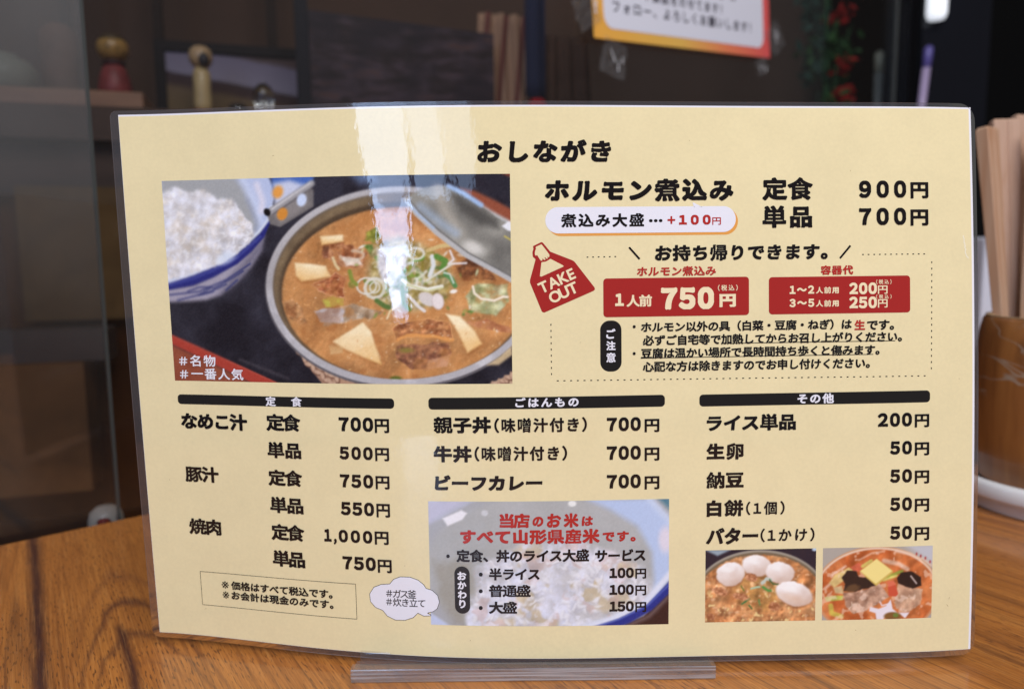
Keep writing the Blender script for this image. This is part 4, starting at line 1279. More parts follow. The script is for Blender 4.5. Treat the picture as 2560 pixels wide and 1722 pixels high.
p.wx, p.wy = p.x + (p.fb(40, 70, 2) - 0.5) * 16, p.y + (p.fb(40, 71, 2) - 0.5) * 16
for cx_, cy_, rx_, ry_, ro_ in ((568, 240, 142, 98, 8), (790, 302, 138, 100, 6), (324, 320, 134, 112, -8), (925, 500, 180, 112, 16)):
    p.put((150, 96, 62), p.ell(cx_ + 4, cy_ + 14, rx_, ry_, ro_, 14) * 0.6)
    sh = np.clip(((p.y - cy_) / ry_ * 0.75 + (p.x - cx_) / rx_ * 0.30 + 0.75) * 0.55, 0, 1)
    m = p.ell(cx_, cy_, rx_, ry_, ro_, 9)
    p.two((255, 253, 255), (206, 176, 160), sh + (p.fb(60, 77, 3) - 0.5) * 0.35, m)
    p.put((255, 255, 255), p.ell(cx_ - rx_ * 0.25, cy_ - ry_ * 0.4, rx_ * 0.4, ry_ * 0.25, ro_, 16) * 0.6)
p.put((222, 176, 140), p.ell(900, 540, 120, 34, 12, 40) * 0.35)
for L, c, w in (([(620, 400), (660, 360), (700, 370)], (196, 206, 196), 30), ([(690, 370), (730, 410), (770, 410)], (78, 102, 62), 14), ([(630, 440), (680, 470), (700, 470)], (92, 150, 78), 24), ([(520, 455), (570, 440), (600, 440)], (176, 206, 176), 18), ([(430, 600), (470, 575), (500, 550)], (74, 122, 72), 16), ([(500, 610), (530, 640)], (56, 110, 60), 12), ([(430, 430), (450, 470)], (110, 120, 54), 14), ([(590, 560), (600, 600)], (96, 140, 84), 12)):
    p.put(c, p.line(L, w, 5))
for x, y, rx, ry in ((520, 350, 60, 40), (420, 530, 80, 34), (230, 480, 80, 36), (740, 620, 60, 40), (140, 720, 40, 34)):
    p.two((150, 92, 60), (226, 164, 124), (p.fb(24, int(x), 3) - 0.3) * 2.4, p.ell(x, y, rx, ry, 15, 8))
p.blur(1)
photo('food_photo', 202.5, 241.3, 12.2, 38.0, p, 'photo print of stew topped with white rice cakes')

# ---- 4: stew with butter
p = Print([(1187, 70), (2218, 55), (2218, 728), (1190, 748)], 150, 100)
p.put((176, 168, 160)); p.put((196, 196, 204), p.poly([(1950, 40), (2240, 40), (2240, 240)], 40))
p.put((206, 150, 110), p.ell(1700, 480, 590, 425, 0, 6)); p.put((232, 206, 184), p.ell(1700, 470, 575, 405, 0, 5)); p.put((196, 106, 60), p.ell(1700, 480, 560, 396, 0, 8))
p.two((182, 92, 48), (216, 132, 80), (p.fb(120, 3) - 0.25) * 2, p.ell(1700, 490, 560, 400, 0, 10))
for L, w in (([(1530, 180), (1640, 120), (1760, 100)], 14), ([(1760, 190), (1900, 220), (1980, 270)], 40), ([(1880, 100), (2010, 130), (2100, 180)], 30), ([(2120, 170), (2210, 240)], 20), ([(1280, 320), (1400, 240)], 22), ([(1210, 450), (1290, 380)], 26)):
    p.put((240, 206, 184), p.line(L, w, 12) * 0.75)
for x, y in ((2065, 130), (2105, 150), (2150, 170), (2195, 205)): p.put((170, 60, 60), p.ell(x, y, 8, 14, 0, 5))
p.put((226, 196, 130), p.poly([(1250, 400), (1300, 320), (1430, 250), (1480, 280), (1380, 380), (1300, 440)], 10)); p.put((214, 186, 140), p.poly([(1290, 440), (1370, 420), (1390, 500), (1310, 490)], 10))
p.put((178, 180, 84), p.poly([(1210, 530), (1300, 515), (1385, 515), (1380, 555), (1230, 570)], 8)); p.put((206, 182, 84), p.line([(1270, 610), (1280, 680), (1370, 710)], 44, 10))
p.put((214, 106, 78), p.poly([(1450, 250), (1520, 205), (1570, 230), (1540, 290), (1480, 290)], 6)); p.put((222, 200, 110), p.line([(1560, 240), (1640, 190)], 30, 8)); p.put((150, 156, 66), p.line([(1780, 350), (1900, 300), (1930, 290)], 30, 8)); p.put((206, 196, 108), p.line([(1760, 370), (1880, 330)], 22, 8))
p.wx, p.wy = p.x + (p.fb(50, 70, 2) - 0.5) * 20, p.y + (p.fb(50, 71, 2) - 0.5) * 20
p.two((150, 112, 92), (208, 168, 144), (p.fb(50, 21) - 0.3) * 2.4, p.poly([(1385, 490), (1560, 470), (1720, 400), (1810, 520), (1700, 600), (1620, 650), (1480, 690), (1400, 600)], 8))
p.two((184, 142, 116), (220, 180, 150), (p.fb(50, 22) - 0.3) * 2.4, p.poly([(1900, 400), (2000, 440), (2130, 460), (2110, 600), (2000, 680), (1880, 640), (1865, 540)], 8))
p.relief(p.ell(1700, 480, 560, 396, 0, 8), 60, 31, 0.3)
p.put((250, 224, 206), p.ell(1700, 480, 560, 396, 0, 8) * sst(0.64, 0.72, p.fb(60, 35, 3)) * 0.5)
p.put((54, 38, 34), p.poly([(1410, 280), (1500, 280), (1530, 340), (1620, 350), (1690, 420), (1560, 460), (1500, 480), (1390, 470), (1400, 400), (1365, 350)], 6)); p.put((112, 80, 54), p.ell(1470, 450, 70, 34, -10, 12) * 0.8)
p.put((48, 34, 32), p.poly([(1915, 300), (2020, 290), (2110, 340), (2115, 430), (2030, 455), (1900, 400), (1890, 360)], 6))
p.wx, p.wy = p.x, p.y
p.put((226, 206, 200), p.line([(2015, 335), (2070, 405)], 12, 5)); p.put((206, 86, 62), p.poly([(1800, 430), (1870, 410), (1900, 500), (1880, 525), (1810, 520)], 5)); p.put((224, 116, 88), p.poly([(1790, 390), (1850, 375), (1880, 410), (1810, 435)], 6))
p.put((214, 182, 96), p.poly([(1690, 425), (1845, 300), (1845, 285), (1690, 170), (1535, 285), (1600, 350)], 5)); p.put((246, 226, 146), p.poly([(1690, 172), (1838, 285), (1688, 405), (1540, 285)], 5))
p.put((236, 228, 238), p.poly([(1830, 550), (1850, 640), (1900, 680), (2010, 675), (1970, 730), (1920, 690), (1830, 680), (1760, 740), (1700, 740), (1690, 680), (1630, 660), (1640, 620), (1720, 640), (1790, 610)], 6)); p.put((236, 228, 238), p.line([(1730, 575), (1750, 610), (1820, 590)], 12, 5))
p.put((132, 92, 50), p.ell(1850, 710, 80, 40, 0, 8)); p.put((110, 130, 60), p.ell(1880, 700, 26, 20, 0, 6)); p.put((240, 220, 200), p.line([(1440, 640), (1470, 610), (1465, 575)], 8, 4) * 0.8)
p.blur(1)
photo('food_photo', 243.7, 282.7, 12.2, 38.0, p, 'photo print of stew with a square of butter and black fungus')

# ------------------------------------------------------------------ clear acrylic menu stand
def acrylic(name, tint=(1, 1, 1, 1), rough=0.0):
    N = NT(name)
    N.b.inputs['Base Color'].default_value = tint
    N.b.inputs['Roughness'].default_value = rough
    N.b.inputs['IOR'].default_value = 1.49
    N.b.inputs['Transmission Weight'].default_value = 1.0
    return N.m
def clear_block(name, tint, milk, milkcol, rough, streak=False):
    N = NT(name)
    N.t.nodes.remove(N.b)
    tc = N.n('ShaderNodeTexCoord')
    tr = N.n('ShaderNodeBsdfTransparent'); tr.inputs[0].default_value = tint
    df = N.n('ShaderNodeBsdfDiffuse'); df.inputs[0].default_value = milkcol
    gl = N.n('ShaderNodeBsdfGlossy'); gl.inputs['Roughness'].default_value = rough
    m1 = N.n('ShaderNodeMixShader'); m1.inputs[0].default_value = milk
    if streak:      # saw marks run along the cut face and it darkens to clear at one end
        mp = N.n('ShaderNodeMapping'); mp.inputs['Scale'].default_value = (0.015, 1, 1)
        N.l(tc.outputs['Object'], mp.inputs['Vector'])
        a_ = N.noise(mp.outputs[0], 1500, 3, 0.6)
        b_ = N.noise(tc.outputs['Object'], 18, 2, 0.5)
        f = N.math('MULTIPLY', N.ramp(a_, [(0.35, (0.25, 0.25, 0.25, 1)), (0.65, (1.3, 1.3, 1.3, 1))]), N.ramp(b_, [(0.35, (0.45, 0.45, 0.45, 1)), (0.6, (1.2, 1.2, 1.2, 1))]))
        N.l(N.math('MULTIPLY', f, milk), m1.inputs[0])
    N.l(tr.outputs[0], m1.inputs[1]); N.l(df.outputs[0], m1.inputs[2])
    ge = N.n('ShaderNodeNewGeometry')
    dp = N.n('ShaderNodeVectorMath'); dp.operation = 'DOT_PRODUCT'
    N.l(ge.outputs['Normal'], dp.inputs[0]); N.l(ge.outputs['Incoming'], dp.inputs[1])
    fr = N.math('ADD', 0.05 if not streak else 0.14, N.math('MULTIPLY', 0.90, N.math('POWER', N.math('SUBTRACT', 1.0, N.math('ABSOLUTE', dp.outputs['Value'])), 5.0)))
    m2 = N.n('ShaderNodeMixShader')
    N.l(fr, m2.inputs[0])
    N.l(m1.outputs[0], m2.inputs[1]); N.l(gl.outputs[0], m2.inputs[2])
    N.l(m2.outputs[0], N.out.inputs[0])
    return N.m
ACR = clear_block('clear_acrylic', (0.93, 0.92, 0.93, 1), 0.05, (0.6, 0.6, 0.65, 1), 0.03)
stand = empty('menu_stand', (0.0060, 0.2555, 0.0), 'clear acrylic stand block that holds the yellow menu upright', 'menu stand')
sx0, sx1 = -0.0565, 0.0685
v, f = joined([box(sx0, sx1, 0.2380, 0.2420, 0.0003, 0.0052)])
fb_ = bevel(mesh_obj('front_bar', v, f, ACR, stand), 0.0004, 2)
fb_.data.materials.append(clear_block('cut_acrylic_edge', (0.62, 0.62, 0.66, 1), 0.42, (0.58, 0.58, 0.63, 1), 0.09, True))
fb_.data.polygons[2].material_index = 1
v, f = box(sx0, sx1, 0.24205, 0.2490, 0.0003, 0.0021)
mesh_obj('slot_floor', v, f, ACR, stand)
v, f = box(sx0 + 0.001, sx1 + 0.001, 0.24905, 0.2730, 0.0003, 0.0052)
bevel(mesh_obj('rear_foot', v, f, ACR, stand), 0.0005, 2)

# ------------------------------------------------------------------ glass partition at the table's end
def pane_material(name, haze, hazecol, tint):
    N = NT(name)
    N.t.nodes.remove(N.b)
    tc = N.n('ShaderNodeTexCoord')
    tr = N.n('ShaderNodeBsdfTransparent'); tr.inputs[0].default_value = tint
    gl = N.n('ShaderNodeBsdfGlossy'); gl.inputs['Roughness'].default_value = 0.01
    df = N.n('ShaderNodeBsdfDiffuse'); df.inputs[0].default_value = hazecol
    m1 = N.n('ShaderNodeMixShader')
    nz = N.noise(tc.outputs['Object'], 9, 4, 0.6)
    N.l(N.ramp(nz, [(0.3, (haze * 0.8,) * 3 + (1,)), (0.7, (haze * 1.2,) * 3 + (1,))]), m1.inputs[0])
    if name == 'hazed_glass':      # pane reflection painted as grey haze, stronger towards the top
        sp = N.n('ShaderNodeSeparateXYZ'); N.l(tc.outputs['Object'], sp.inputs[0])
        hz = N.ramp(N.math('ADD', sp.outputs[2], N.math('MULTIPLY', N.math('SUBTRACT', nz, 0.5), 0.05)), [(0.14, (0.10, 0.10, 0.10, 1)), (0.23, (0.9, 0.9, 0.9, 1)), (0.36, (1.6, 1.6, 1.6, 1))])
        N.l(N.math('MULTIPLY', hz, N.math('MULTIPLY', N.math('ADD', 0.6, nz), haze)), m1.inputs[0])
    N.l(tr.outputs[0], m1.inputs[1]); N.l(df.outputs[0], m1.inputs[2])
    ge = N.n('ShaderNodeNewGeometry')
    dp = N.n('ShaderNodeVectorMath'); dp.operation = 'DOT_PRODUCT'
    N.l(ge.outputs['Normal'], dp.inputs[0]); N.l(ge.outputs['Incoming'], dp.inputs[1])
    fr = N.math('ADD', 0.035, N.math('MULTIPLY', 0.93, N.math('POWER', N.math('SUBTRACT', 1.0, N.math('ABSOLUTE', dp.outputs['Value'])), 5.0)))
    m2 = N.n('ShaderNodeMixShader')
    N.l(fr, m2.inputs[0])
    N.l(m1.outputs[0], m2.inputs[1]); N.l(gl.outputs[0], m2.inputs[2])
    N.l(m2.outputs[0], N.out.inputs[0])
    return N.m
PANE = pane_material('display_glass', 0.003, (0.5, 0.5, 0.55, 1), (0.93, 0.94, 0.95, 1))
PANE2 = pane_material('hazed_glass', 0.085, (0.56, 0.54, 0.52, 1), (0.88, 0.88, 0.90, 1))
EDGE = plain('ground_glass_edge', srgb(74, 76, 74), 0.3)
g1 = empty('glass_screen', (0.10, 0.69, -0.05), 'large clear glass pane behind the menu, with the orange notice taped on it', 'glass screen')
v, f = strip_prism(-0.30, 1.045, 0.006, 0.0085, -0.05, 0.95)
mesh_obj('glass', v, f, PANE, g1)
v, f = strip_prism(1.0451, 1.048, 0.0055, 0.009, -0.05, 0.95)
mesh_obj('polished_edge', v, f, EDGE, g1)
g2 = empty('glass_screen', (-0.33, 0.32, -0.05), 'sliding glass pane with a painted grey reflection haze at the far left, its edge left of the menu', 'glass screen')
v, f = strip_prism(-0.30, 0.0575, 0.0125, 0.015, -0.05, 0.95)
mesh_obj('glass', v, f, PANE2, g2)
v, f = strip_prism(0.05755, 0.0592, 0.0124, 0.0151, -0.05, 0.95)
mesh_obj('polished_edge', v, f, EDGE, g2)
v, f = strip_prism(1.0485, 1.075, -0.010, 0.020, -0.05, 1.2)
tag(mesh_obj('frame_post', v, f, plain('black_aluminium', srgb(14, 14, 20), 0.35)), 'black upright post at the right end of the glass', 'post')

# ------------------------------------------------------------------ notice taped on the glass
NB = np.array([0.0719, 0.6536, 0.3291]); NX = np.array([0.2807, 0.8303, 0.3563]) - NB
NWID = float(np.linalg.norm(NX)); NX = NX / NWID
NN = np.array([0.6460, -0.7634, 0.0])           # towards the camera
NY = np.cross(NN, NX); NY = NY / np.linalg.norm(NY)
if NY[2] < 0: NY = -NY
def npt(pts, off):
    p = np.asarray(pts, float)
    return NB + p[:, :1] * NX + p[:, 1:2] * NY + NN * (off + 0.002) * 1.0
notice = empty('notice', tuple(NB), 'white paper notice with an orange and yellow border, taped to the glass', 'notice')
def notice_border():
    N = NT('orange_gradient_print')
    tc = N.n('ShaderNodeTexCoord'); sep = N.n('ShaderNodeSeparateXYZ')
    N.l(tc.outputs['Object'], sep.inputs[0])
    f = N.math('ADD', N.math('MULTIPLY', sep.outputs[0], 1.0 / (NWID * NX[0])), N.math('MULTIPLY', sep.outputs[2], 0.6))
    N.l(N.ramp(f, [(0.0, srgb(240, 176, 76, KF)), (0.45, srgb(232, 186, 92, KF)), (0.72, srgb(236, 134, 92, KF)), (1.0, srgb(226, 92, 92, KF))]), N.b.inputs['Base Color'])
    N.b.inputs['Roughness'].default_value = 0.5
    return N.m
NH = 0.20
def nrect(name, x0, x1, y0, y1, r, off, mat, thick=0.0):
    path = np.array(rounded_path(x0, x1, y0, y1, (r, r, r, r), 0.05))
    n = len(path)
    P = npt(path, off)
    if thick:
        Q2 = npt(path, off - thick)
        return mesh_obj(name, np.concatenate([P, Q2]), [tuple(range(n)), tuple(range(2 * n - 1, n - 1, -1))] + [(i, i + n, (i + 1) % n + n, (i + 1) % n) for i in range(n)], mat, notice)
    return mesh_obj(name, P, [tuple(range(n))], mat, notice)
nrect('border', 0, NWID, 0, NH, 0.0008, 0.0, notice_border(), 0.0012)
nrect('white_field', 0.0125, NWID - 0.0125, 0.0090, NH - 0.015, 0.011, 0.0003, plain('notice_white', srgb(226, 228, 244, KF), 0.6))
NI = plain('notice_ink', srgb(62, 56, 72), 0.6)
def ntext(txt, x0, x1, y0, y1, bold):
    pol = [[(x * MM, y * MM) for x, y in q] for q in line_layout(txt, x0, x1, y0, y1, bold)]
    polys_mesh('lettering', pol, 0.0006, NI, notice, mapper=npt)
ntext('フォロー、よろしくお願いします！', 24, 238, 22.5, 32.5, 0.022)
ntext('や解説をのせてます！', 66, 187, 36, 45.5, 0.022)
ntext('などの', 160, 212, 50.5, 60, 0.022)
CLEAR = pane_material('clear_tape', 0.05, (0.8, 0.8, 0.85, 1), (0.92, 0.92, 0.93, 1))
TAPEHI = plain('tape_painted_glint', srgb(226, 228, 236), 0.25)  # pale slivers painted as highlights on the tape creases
rt = random.Random(3)
for cx_, cy_, w_, h_, rot_ in ((-0.010, 0.020, 0.030, 0.026, 25), (0.020, -0.016, 0.030, 0.030, -15), (NWID + 0.008, 0.020, 0.028, 0.030, 35), (NWID - 0.020, -0.010, 0.022, 0.016, 25)):
    n = 7
    V, Fc = [], []
    for j in range(n):
        for i in range(n):
            a, b = (i / (n - 1) - 0.5) * w_, (j / (n - 1) - 0.5) * h_
            c, s = math.cos(math.radians(rot_)), math.sin(math.radians(rot_))
            V.append(npt([(cx_ + a * c - b * s, cy_ + a * s + b * c)], 0.0008 + rt.uniform(0, 0.0028))[0])
    for j in range(n - 1):
        for i in range(n - 1):
            Fc.append((j * n + i, j * n + i + 1, (j + 1) * n + i + 1, (j + 1) * n + i))
    tp = mesh_obj('tape', V, Fc, CLEAR, notice)
    V, Fc = [], []
    for k in range(3):
        a0 = rt.uniform(-0.3, 0.3) * w_; b0 = rt.uniform(-0.4, 0.1) * h_
        a1, b1 = a0 + rt.uniform(-0.15, 0.15) * w_, b0 + rt.uniform(0.2, 0.5) * h_
        d = 0.0006
        q = npt([(cx_ + a0 - d, cy_ + b0), (cx_ + a0 + d, cy_ + b0), (cx_ + a1 + d * 0.4, cy_ + b1), (cx_ + a1 - d * 0.4, cy_ + b1)], 0.0044)
        kk = len(V); V += list(q); Fc.append((kk, kk + 1, kk + 2, kk + 3))
    mesh_obj('crease_glint', V, Fc, TAPEHI, tp)

# ------------------------------------------------------------------ chopstick cup on its white dish
CX0, CY0 = 0.320, 0.415
cupw = empty('chopstick_cup', (CX0, CY0, 0.0135), 'brown barrel-shaped bamboo cup full of chopsticks, on a white dish', 'cup')
def bamboo():
    N = NT('old_bamboo')
    tc = N.n('ShaderNodeTexCoord'); mp = N.n('ShaderNodeMapping'); mp.inputs['Scale'].default_value = (1, 1, 0.06)
    N.l(tc.outputs['Object'], mp.inputs['Vector'])
    a = N.noise(mp.outputs[0], 90, 4, 0.6)
    col = N.ramp(a, [(0.3, srgb(112, 66, 32)), (0.5, srgb(146, 92, 46)), (0.72, srgb(164, 108, 56))])
    b = N.noise(tc.outputs['Object'], 32, 3, 0.6)
    col = N.mix(N.ramp(b, [(0.60, (0, 0, 0, 1)), (0.72, (0.5, 0.5, 0.5, 1))]), col, srgb(60, 34, 20))
    mp2 = N.n('ShaderNodeMapping'); mp2.inputs['Scale'].default_value = (0.25, 0.25, 1); mp2.inputs['Rotation'].default_value = (0.12, 0.10, 0)
    N.l(tc.outputs['Object'], mp2.inputs['Vector'])
    s = N.noise(mp2.outputs[0], 60, 2, 0.5, 0.8)
    sm = N.math('ABSOLUTE', N.math('SUBTRACT', s, 0.5))
    sep = N.n('ShaderNodeSeparateXYZ'); N.l(tc.outputs['Object'], sep.inputs[0])
    up = N.math('GREATER_THAN', sep.outputs[2], 0.050)
    col = N.mix(N.math('MULTIPLY', N.ramp(sm, [(0.0, (0.85, 0.85, 0.85, 1)), (0.012, (0, 0, 0, 1))]), up), col, srgb(170, 156, 140))
    N.l(col, N.b.inputs['Base Color'])
    N.b.inputs['Roughness'].default_value = 0.38
    N.b.inputs['Coat Weight'].default_value = 0.3
    return N.m
BAM = bamboo()
prof = [(0.0, 0.0125), (0.043, 0.0125), (0.0455, 0.0150), (0.0478, 0.040), (0.0492, 0.065), (0.0490, 0.085), (0.0478, 0.098), (0.0462, 0.1065), (0.0450, 0.1080), (0.0418, 0.1080), (0.0412, 0.1055), (0.0415, 0.06), (0.040, 0.018), (0.0, 0.018)]
v, f = lathe(prof, CX0, CY0, 96)
mesh_obj('cup_body', v, f, BAM, cupw, True)
tin = [(0.04175, 0.10805), (0.0450, 0.10812), (0.0452, 0.1086), (0.0416, 0.1086), (0.04175, 0.10805)]
v, f = lathe(tin, CX0, CY0, 96)
mesh_obj('worn_rim', v, [q for q in f if len(q) == 4], plain('worn_rim_wood', srgb(176, 146, 112), 0.5), cupw, True)

dish = [(0.0, 0.0), (0.0525, 0.0), (0.0540, 0.0012), (0.0555, 0.0078), (0.0590, 0.0086), (0.0603, 0.0105), (0.0603, 0.0160), (0.0592, 0.0180), (0.0572, 0.0186), (0.0556, 0.0176), (0.0545, 0.0130), (0.0535, 0.0120), (0.0, 0.0120)]
v, f = lathe(dish, CX0, CY0, 96)
tag(mesh_obj('dish', v, f, plain('white_plastic', srgb(222, 222, 226, KF), 0.28, coat=0.3), None, True), 'round white plastic dish under the bamboo chopstick cup', 'dish')

def chop_mat(i):
    return grain_wood('pale_chopstick_wood' + ('' if i == 0 else '_%d' % i), [srgb(186, 150, 124), srgb(184, 150, 130), srgb(194, 164, 140)][i], [srgb(176, 132, 102, KF), srgb(172, 134, 110, KF), srgb(190, 150, 118, KF)][i], 60, (1, 1, 0.05), 0.6)
CH = [chop_mat(i) for i in range(3)]
def chopstick(top, bot, wt, wb, tt, tb, face, mi, label):
    top, bot = Vector(top), Vector(bot)
    ax = (top - bot).normalized()
    ex = Vector((math.cos(face), math.sin(face), 0)); ex = (ex - ax * ex.dot(ax)).normalized()
    ey = ax.cross(ex)
    L = (top - bot).length
    # joined pair: section with a groove down the broad faces
    V, Fc = [], []
    secs = [(0.0, wb, tb), (L * 0.4, wb + (wt - wb) * 0.4, tb + (tt - tb) * 0.4), (L - 0.0016, wt, tt), (L, wt - 0.0022, tt - 0.0022)]
    for (z, w, t) in secs:
        a, b, gq = w / 2, t / 2, min(0.0006, t * 0.12)
        c_ = 0.0005
        loop = [(-a, -b + c_), (-a + c_, -b), (-0.0006, -b), (0, -b + gq), (0.0006, -b), (a - c_, -b), (a, -b + c_), (a, b - c_), (a - c_, b), (0.0006, b), (0, b - gq), (-0.0006, b), (-a + c_, b), (-a, b - c_)]
        for x, y in loop:
            V.append(tuple(bot + ax * z + ex * x + ey * y))
    m = 14
    for k in range(len(secs) - 1):
        for i in range(m):
            j = (i + 1) % m
            Fc.append((k * m + i, k * m + j, (k + 1) * m + j, (k + 1) * m + i))
    Fc.append(tuple(range(m))[::-1]); Fc.append(tuple(range((len(secs) - 1) * m, len(secs) * m)))
    o = mesh_obj('chopsticks', V, Fc, CH[mi])
    tag(o, label, 'chopsticks', 'disposable chopstick pairs standing in the bamboo cup')
chopstick((0.2862, 0.455, 0.2185), (0.2985, 0.432, 0.019), 0.0135, 0.0030, 0.0075, 0.0045, 0.55, 0, 'joined pair of wooden chopsticks nearest the menu edge, leftmost in the cup')
chopstick((0.3050, 0.468, 0.2255), (0.3060, 0.440, 0.019), 0.0165, 0.0040, 0.0055, 0.0045, -0.05, 1, 'broad pinkish chopstick pair, second from the menu edge in the cup')
chopstick((0.3225, 0.476, 0.2290), (0.3115, 0.446, 0.019), 0.0150, 0.0040, 0.0060, 0.0045, 0.10, 1, 'tall chopstick pair at the back of the cup, behind the broad pinkish pair')
chopstick((0.3150, 0.452, 0.2210), (0.2975, 0.425, 0.019), 0.0085, 0.0034, 0.0060, 0.0045, 0.45, 2, 'slim pale chopstick pair leaning right across the broad pinkish pair')
chopstick((0.3265, 0.446, 0.2195), (0.3010, 0.416, 0.019), 0.0085, 0.0036, 0.0060, 0.0045, 0.50, 0, 'slim chopstick pair leaning right, in front and cut by the right picture border')
chopstick((0.3270, 0.428, 0.2160), (0.3060, 0.402, 0.019), 0.0085, 0.0036, 0.0060, 0.0045, 0.60, 2, 'chopstick pair lowest at the cup rim by the right picture border')

v, f = box(0.458, 0.56, 0.72, 0.80, 0.0005, 0.160)
o = mesh_obj('napkin_box', v, f, plain('white_box', srgb(214, 216, 232), 0.5))
bevel(o, 0.003, 2)
tag(o, 'bluish white box standing on the table behind the chopstick cup', 'box')

# ------------------------------------------------------------------ behind the glass, left: shelf with folk toys and pictures
SHM = grain_wood('dark_shelf_wood', srgb(78, 66, 62), srgb(52, 44, 42), 14, (0.1, 0.1, 1), 0.6)
shelf = empty('display_shelf', (-0.30, 0.75, 0.2849), 'dark wooden display shelf behind the glass, carrying dolls and pictures', 'shelf')
v, f = sbox(-0.35, 0.62, 0.0, 0.20, 0.2550, 0.2849)
mesh_obj('shelf_board', v, f, SHM, shelf)
BROWNP = grain_wood('brown_panel_wood', srgb(74, 44, 20), srgb(48, 28, 13), 10, (1, 1, 0.1), 0.6)
v, f = sbox(-0.35, 0.62, 0.030, 0.045, -0.10, 0.2549)
mesh_obj('lower_panel', v, f, BROWNP, shelf)
v, f = sbox(-0.35, 0.62, 0.20, 0.21, 0.2549, 0.75)
mesh_obj('back_panel', v, f, plain('cabinet_back', srgb(74, 60, 54), 0.8, 0.1, 6), shelf)
GREYP = plain('grey_rail_paint', srgb(96, 96, 100), 0.6, 0.06, 8)
v, f = sbox(-0.35, 0.62, 0.018, 0.0295, 0.205, 0.2548)
mesh_obj('apron_rail', v, f, SHM, shelf)
DKP = plain('dark_post', srgb(40, 30, 27), 0.6)
for t0, t1 in ((0.022, 0.030), (0.108, 0.117), (0.222, 0.233)):
    v, f = sbox(t0, t1, 0.12, 0.13, 0.2852, 0.75)
    mesh_obj('upright', v, f, DKP, shelf)
TANW = grain_wood('tan_block_wood', srgb(150, 108, 80), srgb(124, 86, 64), 12, (0.2, 0.2, 1), 0.6)
v, f = sbox(-0.10, 0.112, 0.004, 0.075, 0.2851, 0.2995)
o = mesh_obj('wooden_plinth', v, f, TANW); bevel(o, 0.0012, 2)
tag(o, 'low tan wooden plinth under the red-robed doll', 'plinth')

def splace(t, d, z=0.0):
    return Vector((B0[0] + BE[0] * t + BN[0] * d, B0[1] + BE[1] * t + BN[1] * d, z))
# kokeshi with a red robe
c = splace(0.084, 0.035)
k1 = empty('kokeshi_doll', (c.x, c.y, 0.2996), 'wooden doll with round ochre head and red robe on the tan plinth', 'doll')
v, f = lathe([(0.0, 0.2997), (0.0125, 0.2997), (0.0140, 0.3010), (0.0150, 0.3060), (0.0135, 0.3160), (0.0100, 0.3260), (0.0060, 0.3320), (0.0, 0.3330)], c.x, c.y, 32)
body = mesh_obj('robe', v, f, plain('red_robe_paint', srgb(140, 62, 62), 0.45, 0.3, 90), k1, True)
v, f = lathe([(0.0, 0.29968), (0.0152, 0.29968), (0.0152, 0.3016), (0.0, 0.3016)], c.x, c.y, 32)
mesh_obj('base_band', v, f, plain('dark_band', srgb(60, 30, 34), 0.5), body)
v, f = lathe([(0.0, 0.3322), (0.006, 0.3328), (0.0115, 0.3365), (0.0142, 0.3420), (0.0138, 0.3480), (0.0105, 0.3530), (0.005, 0.3555), (0.0, 0.3560)], c.x, c.y, 32)
head = mesh_obj('head', v, f, plain('ochre_head_wood', srgb(176, 138, 78), 0.3, 0.25, 120, coat=0.5), k1, True)
def dots(parent, mat, cx, cy, r, az, z, rr):
    d = Vector((math.sin(az), -math.cos(az), 0))
    v, f = lathe([(0.0, -rr), (rr * 0.7, -rr * 0.7), (rr, 0.0), (rr * 0.7, rr * 0.7), (0.0, rr)], cx + d.x * r, cy + d.y * r, 12)
    return mesh_obj('eye', [(p[0], p[1], p[2] + z) for p in v], f, mat, parent, True)
BLK = plain('black_paint', srgb(24, 20, 20), 0.5)
v, f = lathe([(0.0105, 0.3495), (0.0125, 0.3515), (0.0080, 0.3560), (0.0, 0.3570)], c.x, c.y, 24)
mesh_obj('painted_hair', v, [q for q in f if len(q) == 4], plain('doll_hair', srgb(84, 66, 40), 0.5), head, True)
v, f = lathe([(0.0062, 0.3305), (0.0098, 0.3290), (0.0105, 0.3315), (0.0062, 0.3335)], c.x, c.y, 24)
mesh_obj('collar', v, [q for q in f if len(q) == 4], plain('doll_collar', srgb(70, 34, 40), 0.5), body, True)
dots(head, BLK, c.x, c.y, 0.0136, 0.15, 0.3425, 0.0012); dots(head, BLK, c.x, c.y, 0.0136, 0.75, 0.3425, 0.0012)
# slender kokeshi
c = splace(0.161, 0.030)
k2 = empty('kokeshi_doll', (c.x, c.y, 0.2850), 'slender cream wooden doll with round head on a dark red foot', 'doll')
v, f = lathe([(0.0, 0.2852), (0.019, 0.2852), (0.019, 0.2880), (0.0, 0.2880)], c.x, c.y, 32)
mesh_obj('foot', v, f, plain('dark_red_lacquer', srgb(126, 52, 44), 0.35), k2, True)
v, f = lathe([(0.0, 0.2881), (0.0080, 0.2881), (0.0085, 0.2960), (0.0078, 0.3100), (0.0082, 0.3240), (0.0060, 0.3300), (0.0, 0.3305)], c.x, c.y, 32)
mesh_obj('body', v, f, plain('cream_wood', srgb(206, 182, 134), 0.35, 0.12, 70, coat=0.4), k2, True)
v, f = lathe([(0.0, 0.3295), (0.006, 0.3305), (0.0100, 0.3350), (0.0112, 0.3405), (0.0098, 0.3465), (0.006, 0.3500), (0.0, 0.3510)], c.x, c.y, 32)
h2_ = mesh_obj('head', v, f, plain('cream_head_wood', srgb(196, 166, 128), 0.3, 0.1, 60, coat=0.5), k2, True)
v, f = lathe([(0.0, 0.3300), (0.0040, 0.3320), (0.0052, 0.3370), (0.0035, 0.3420), (0.0, 0.3430)], c.x + 0.0055, c.y - 0.0070, 16)
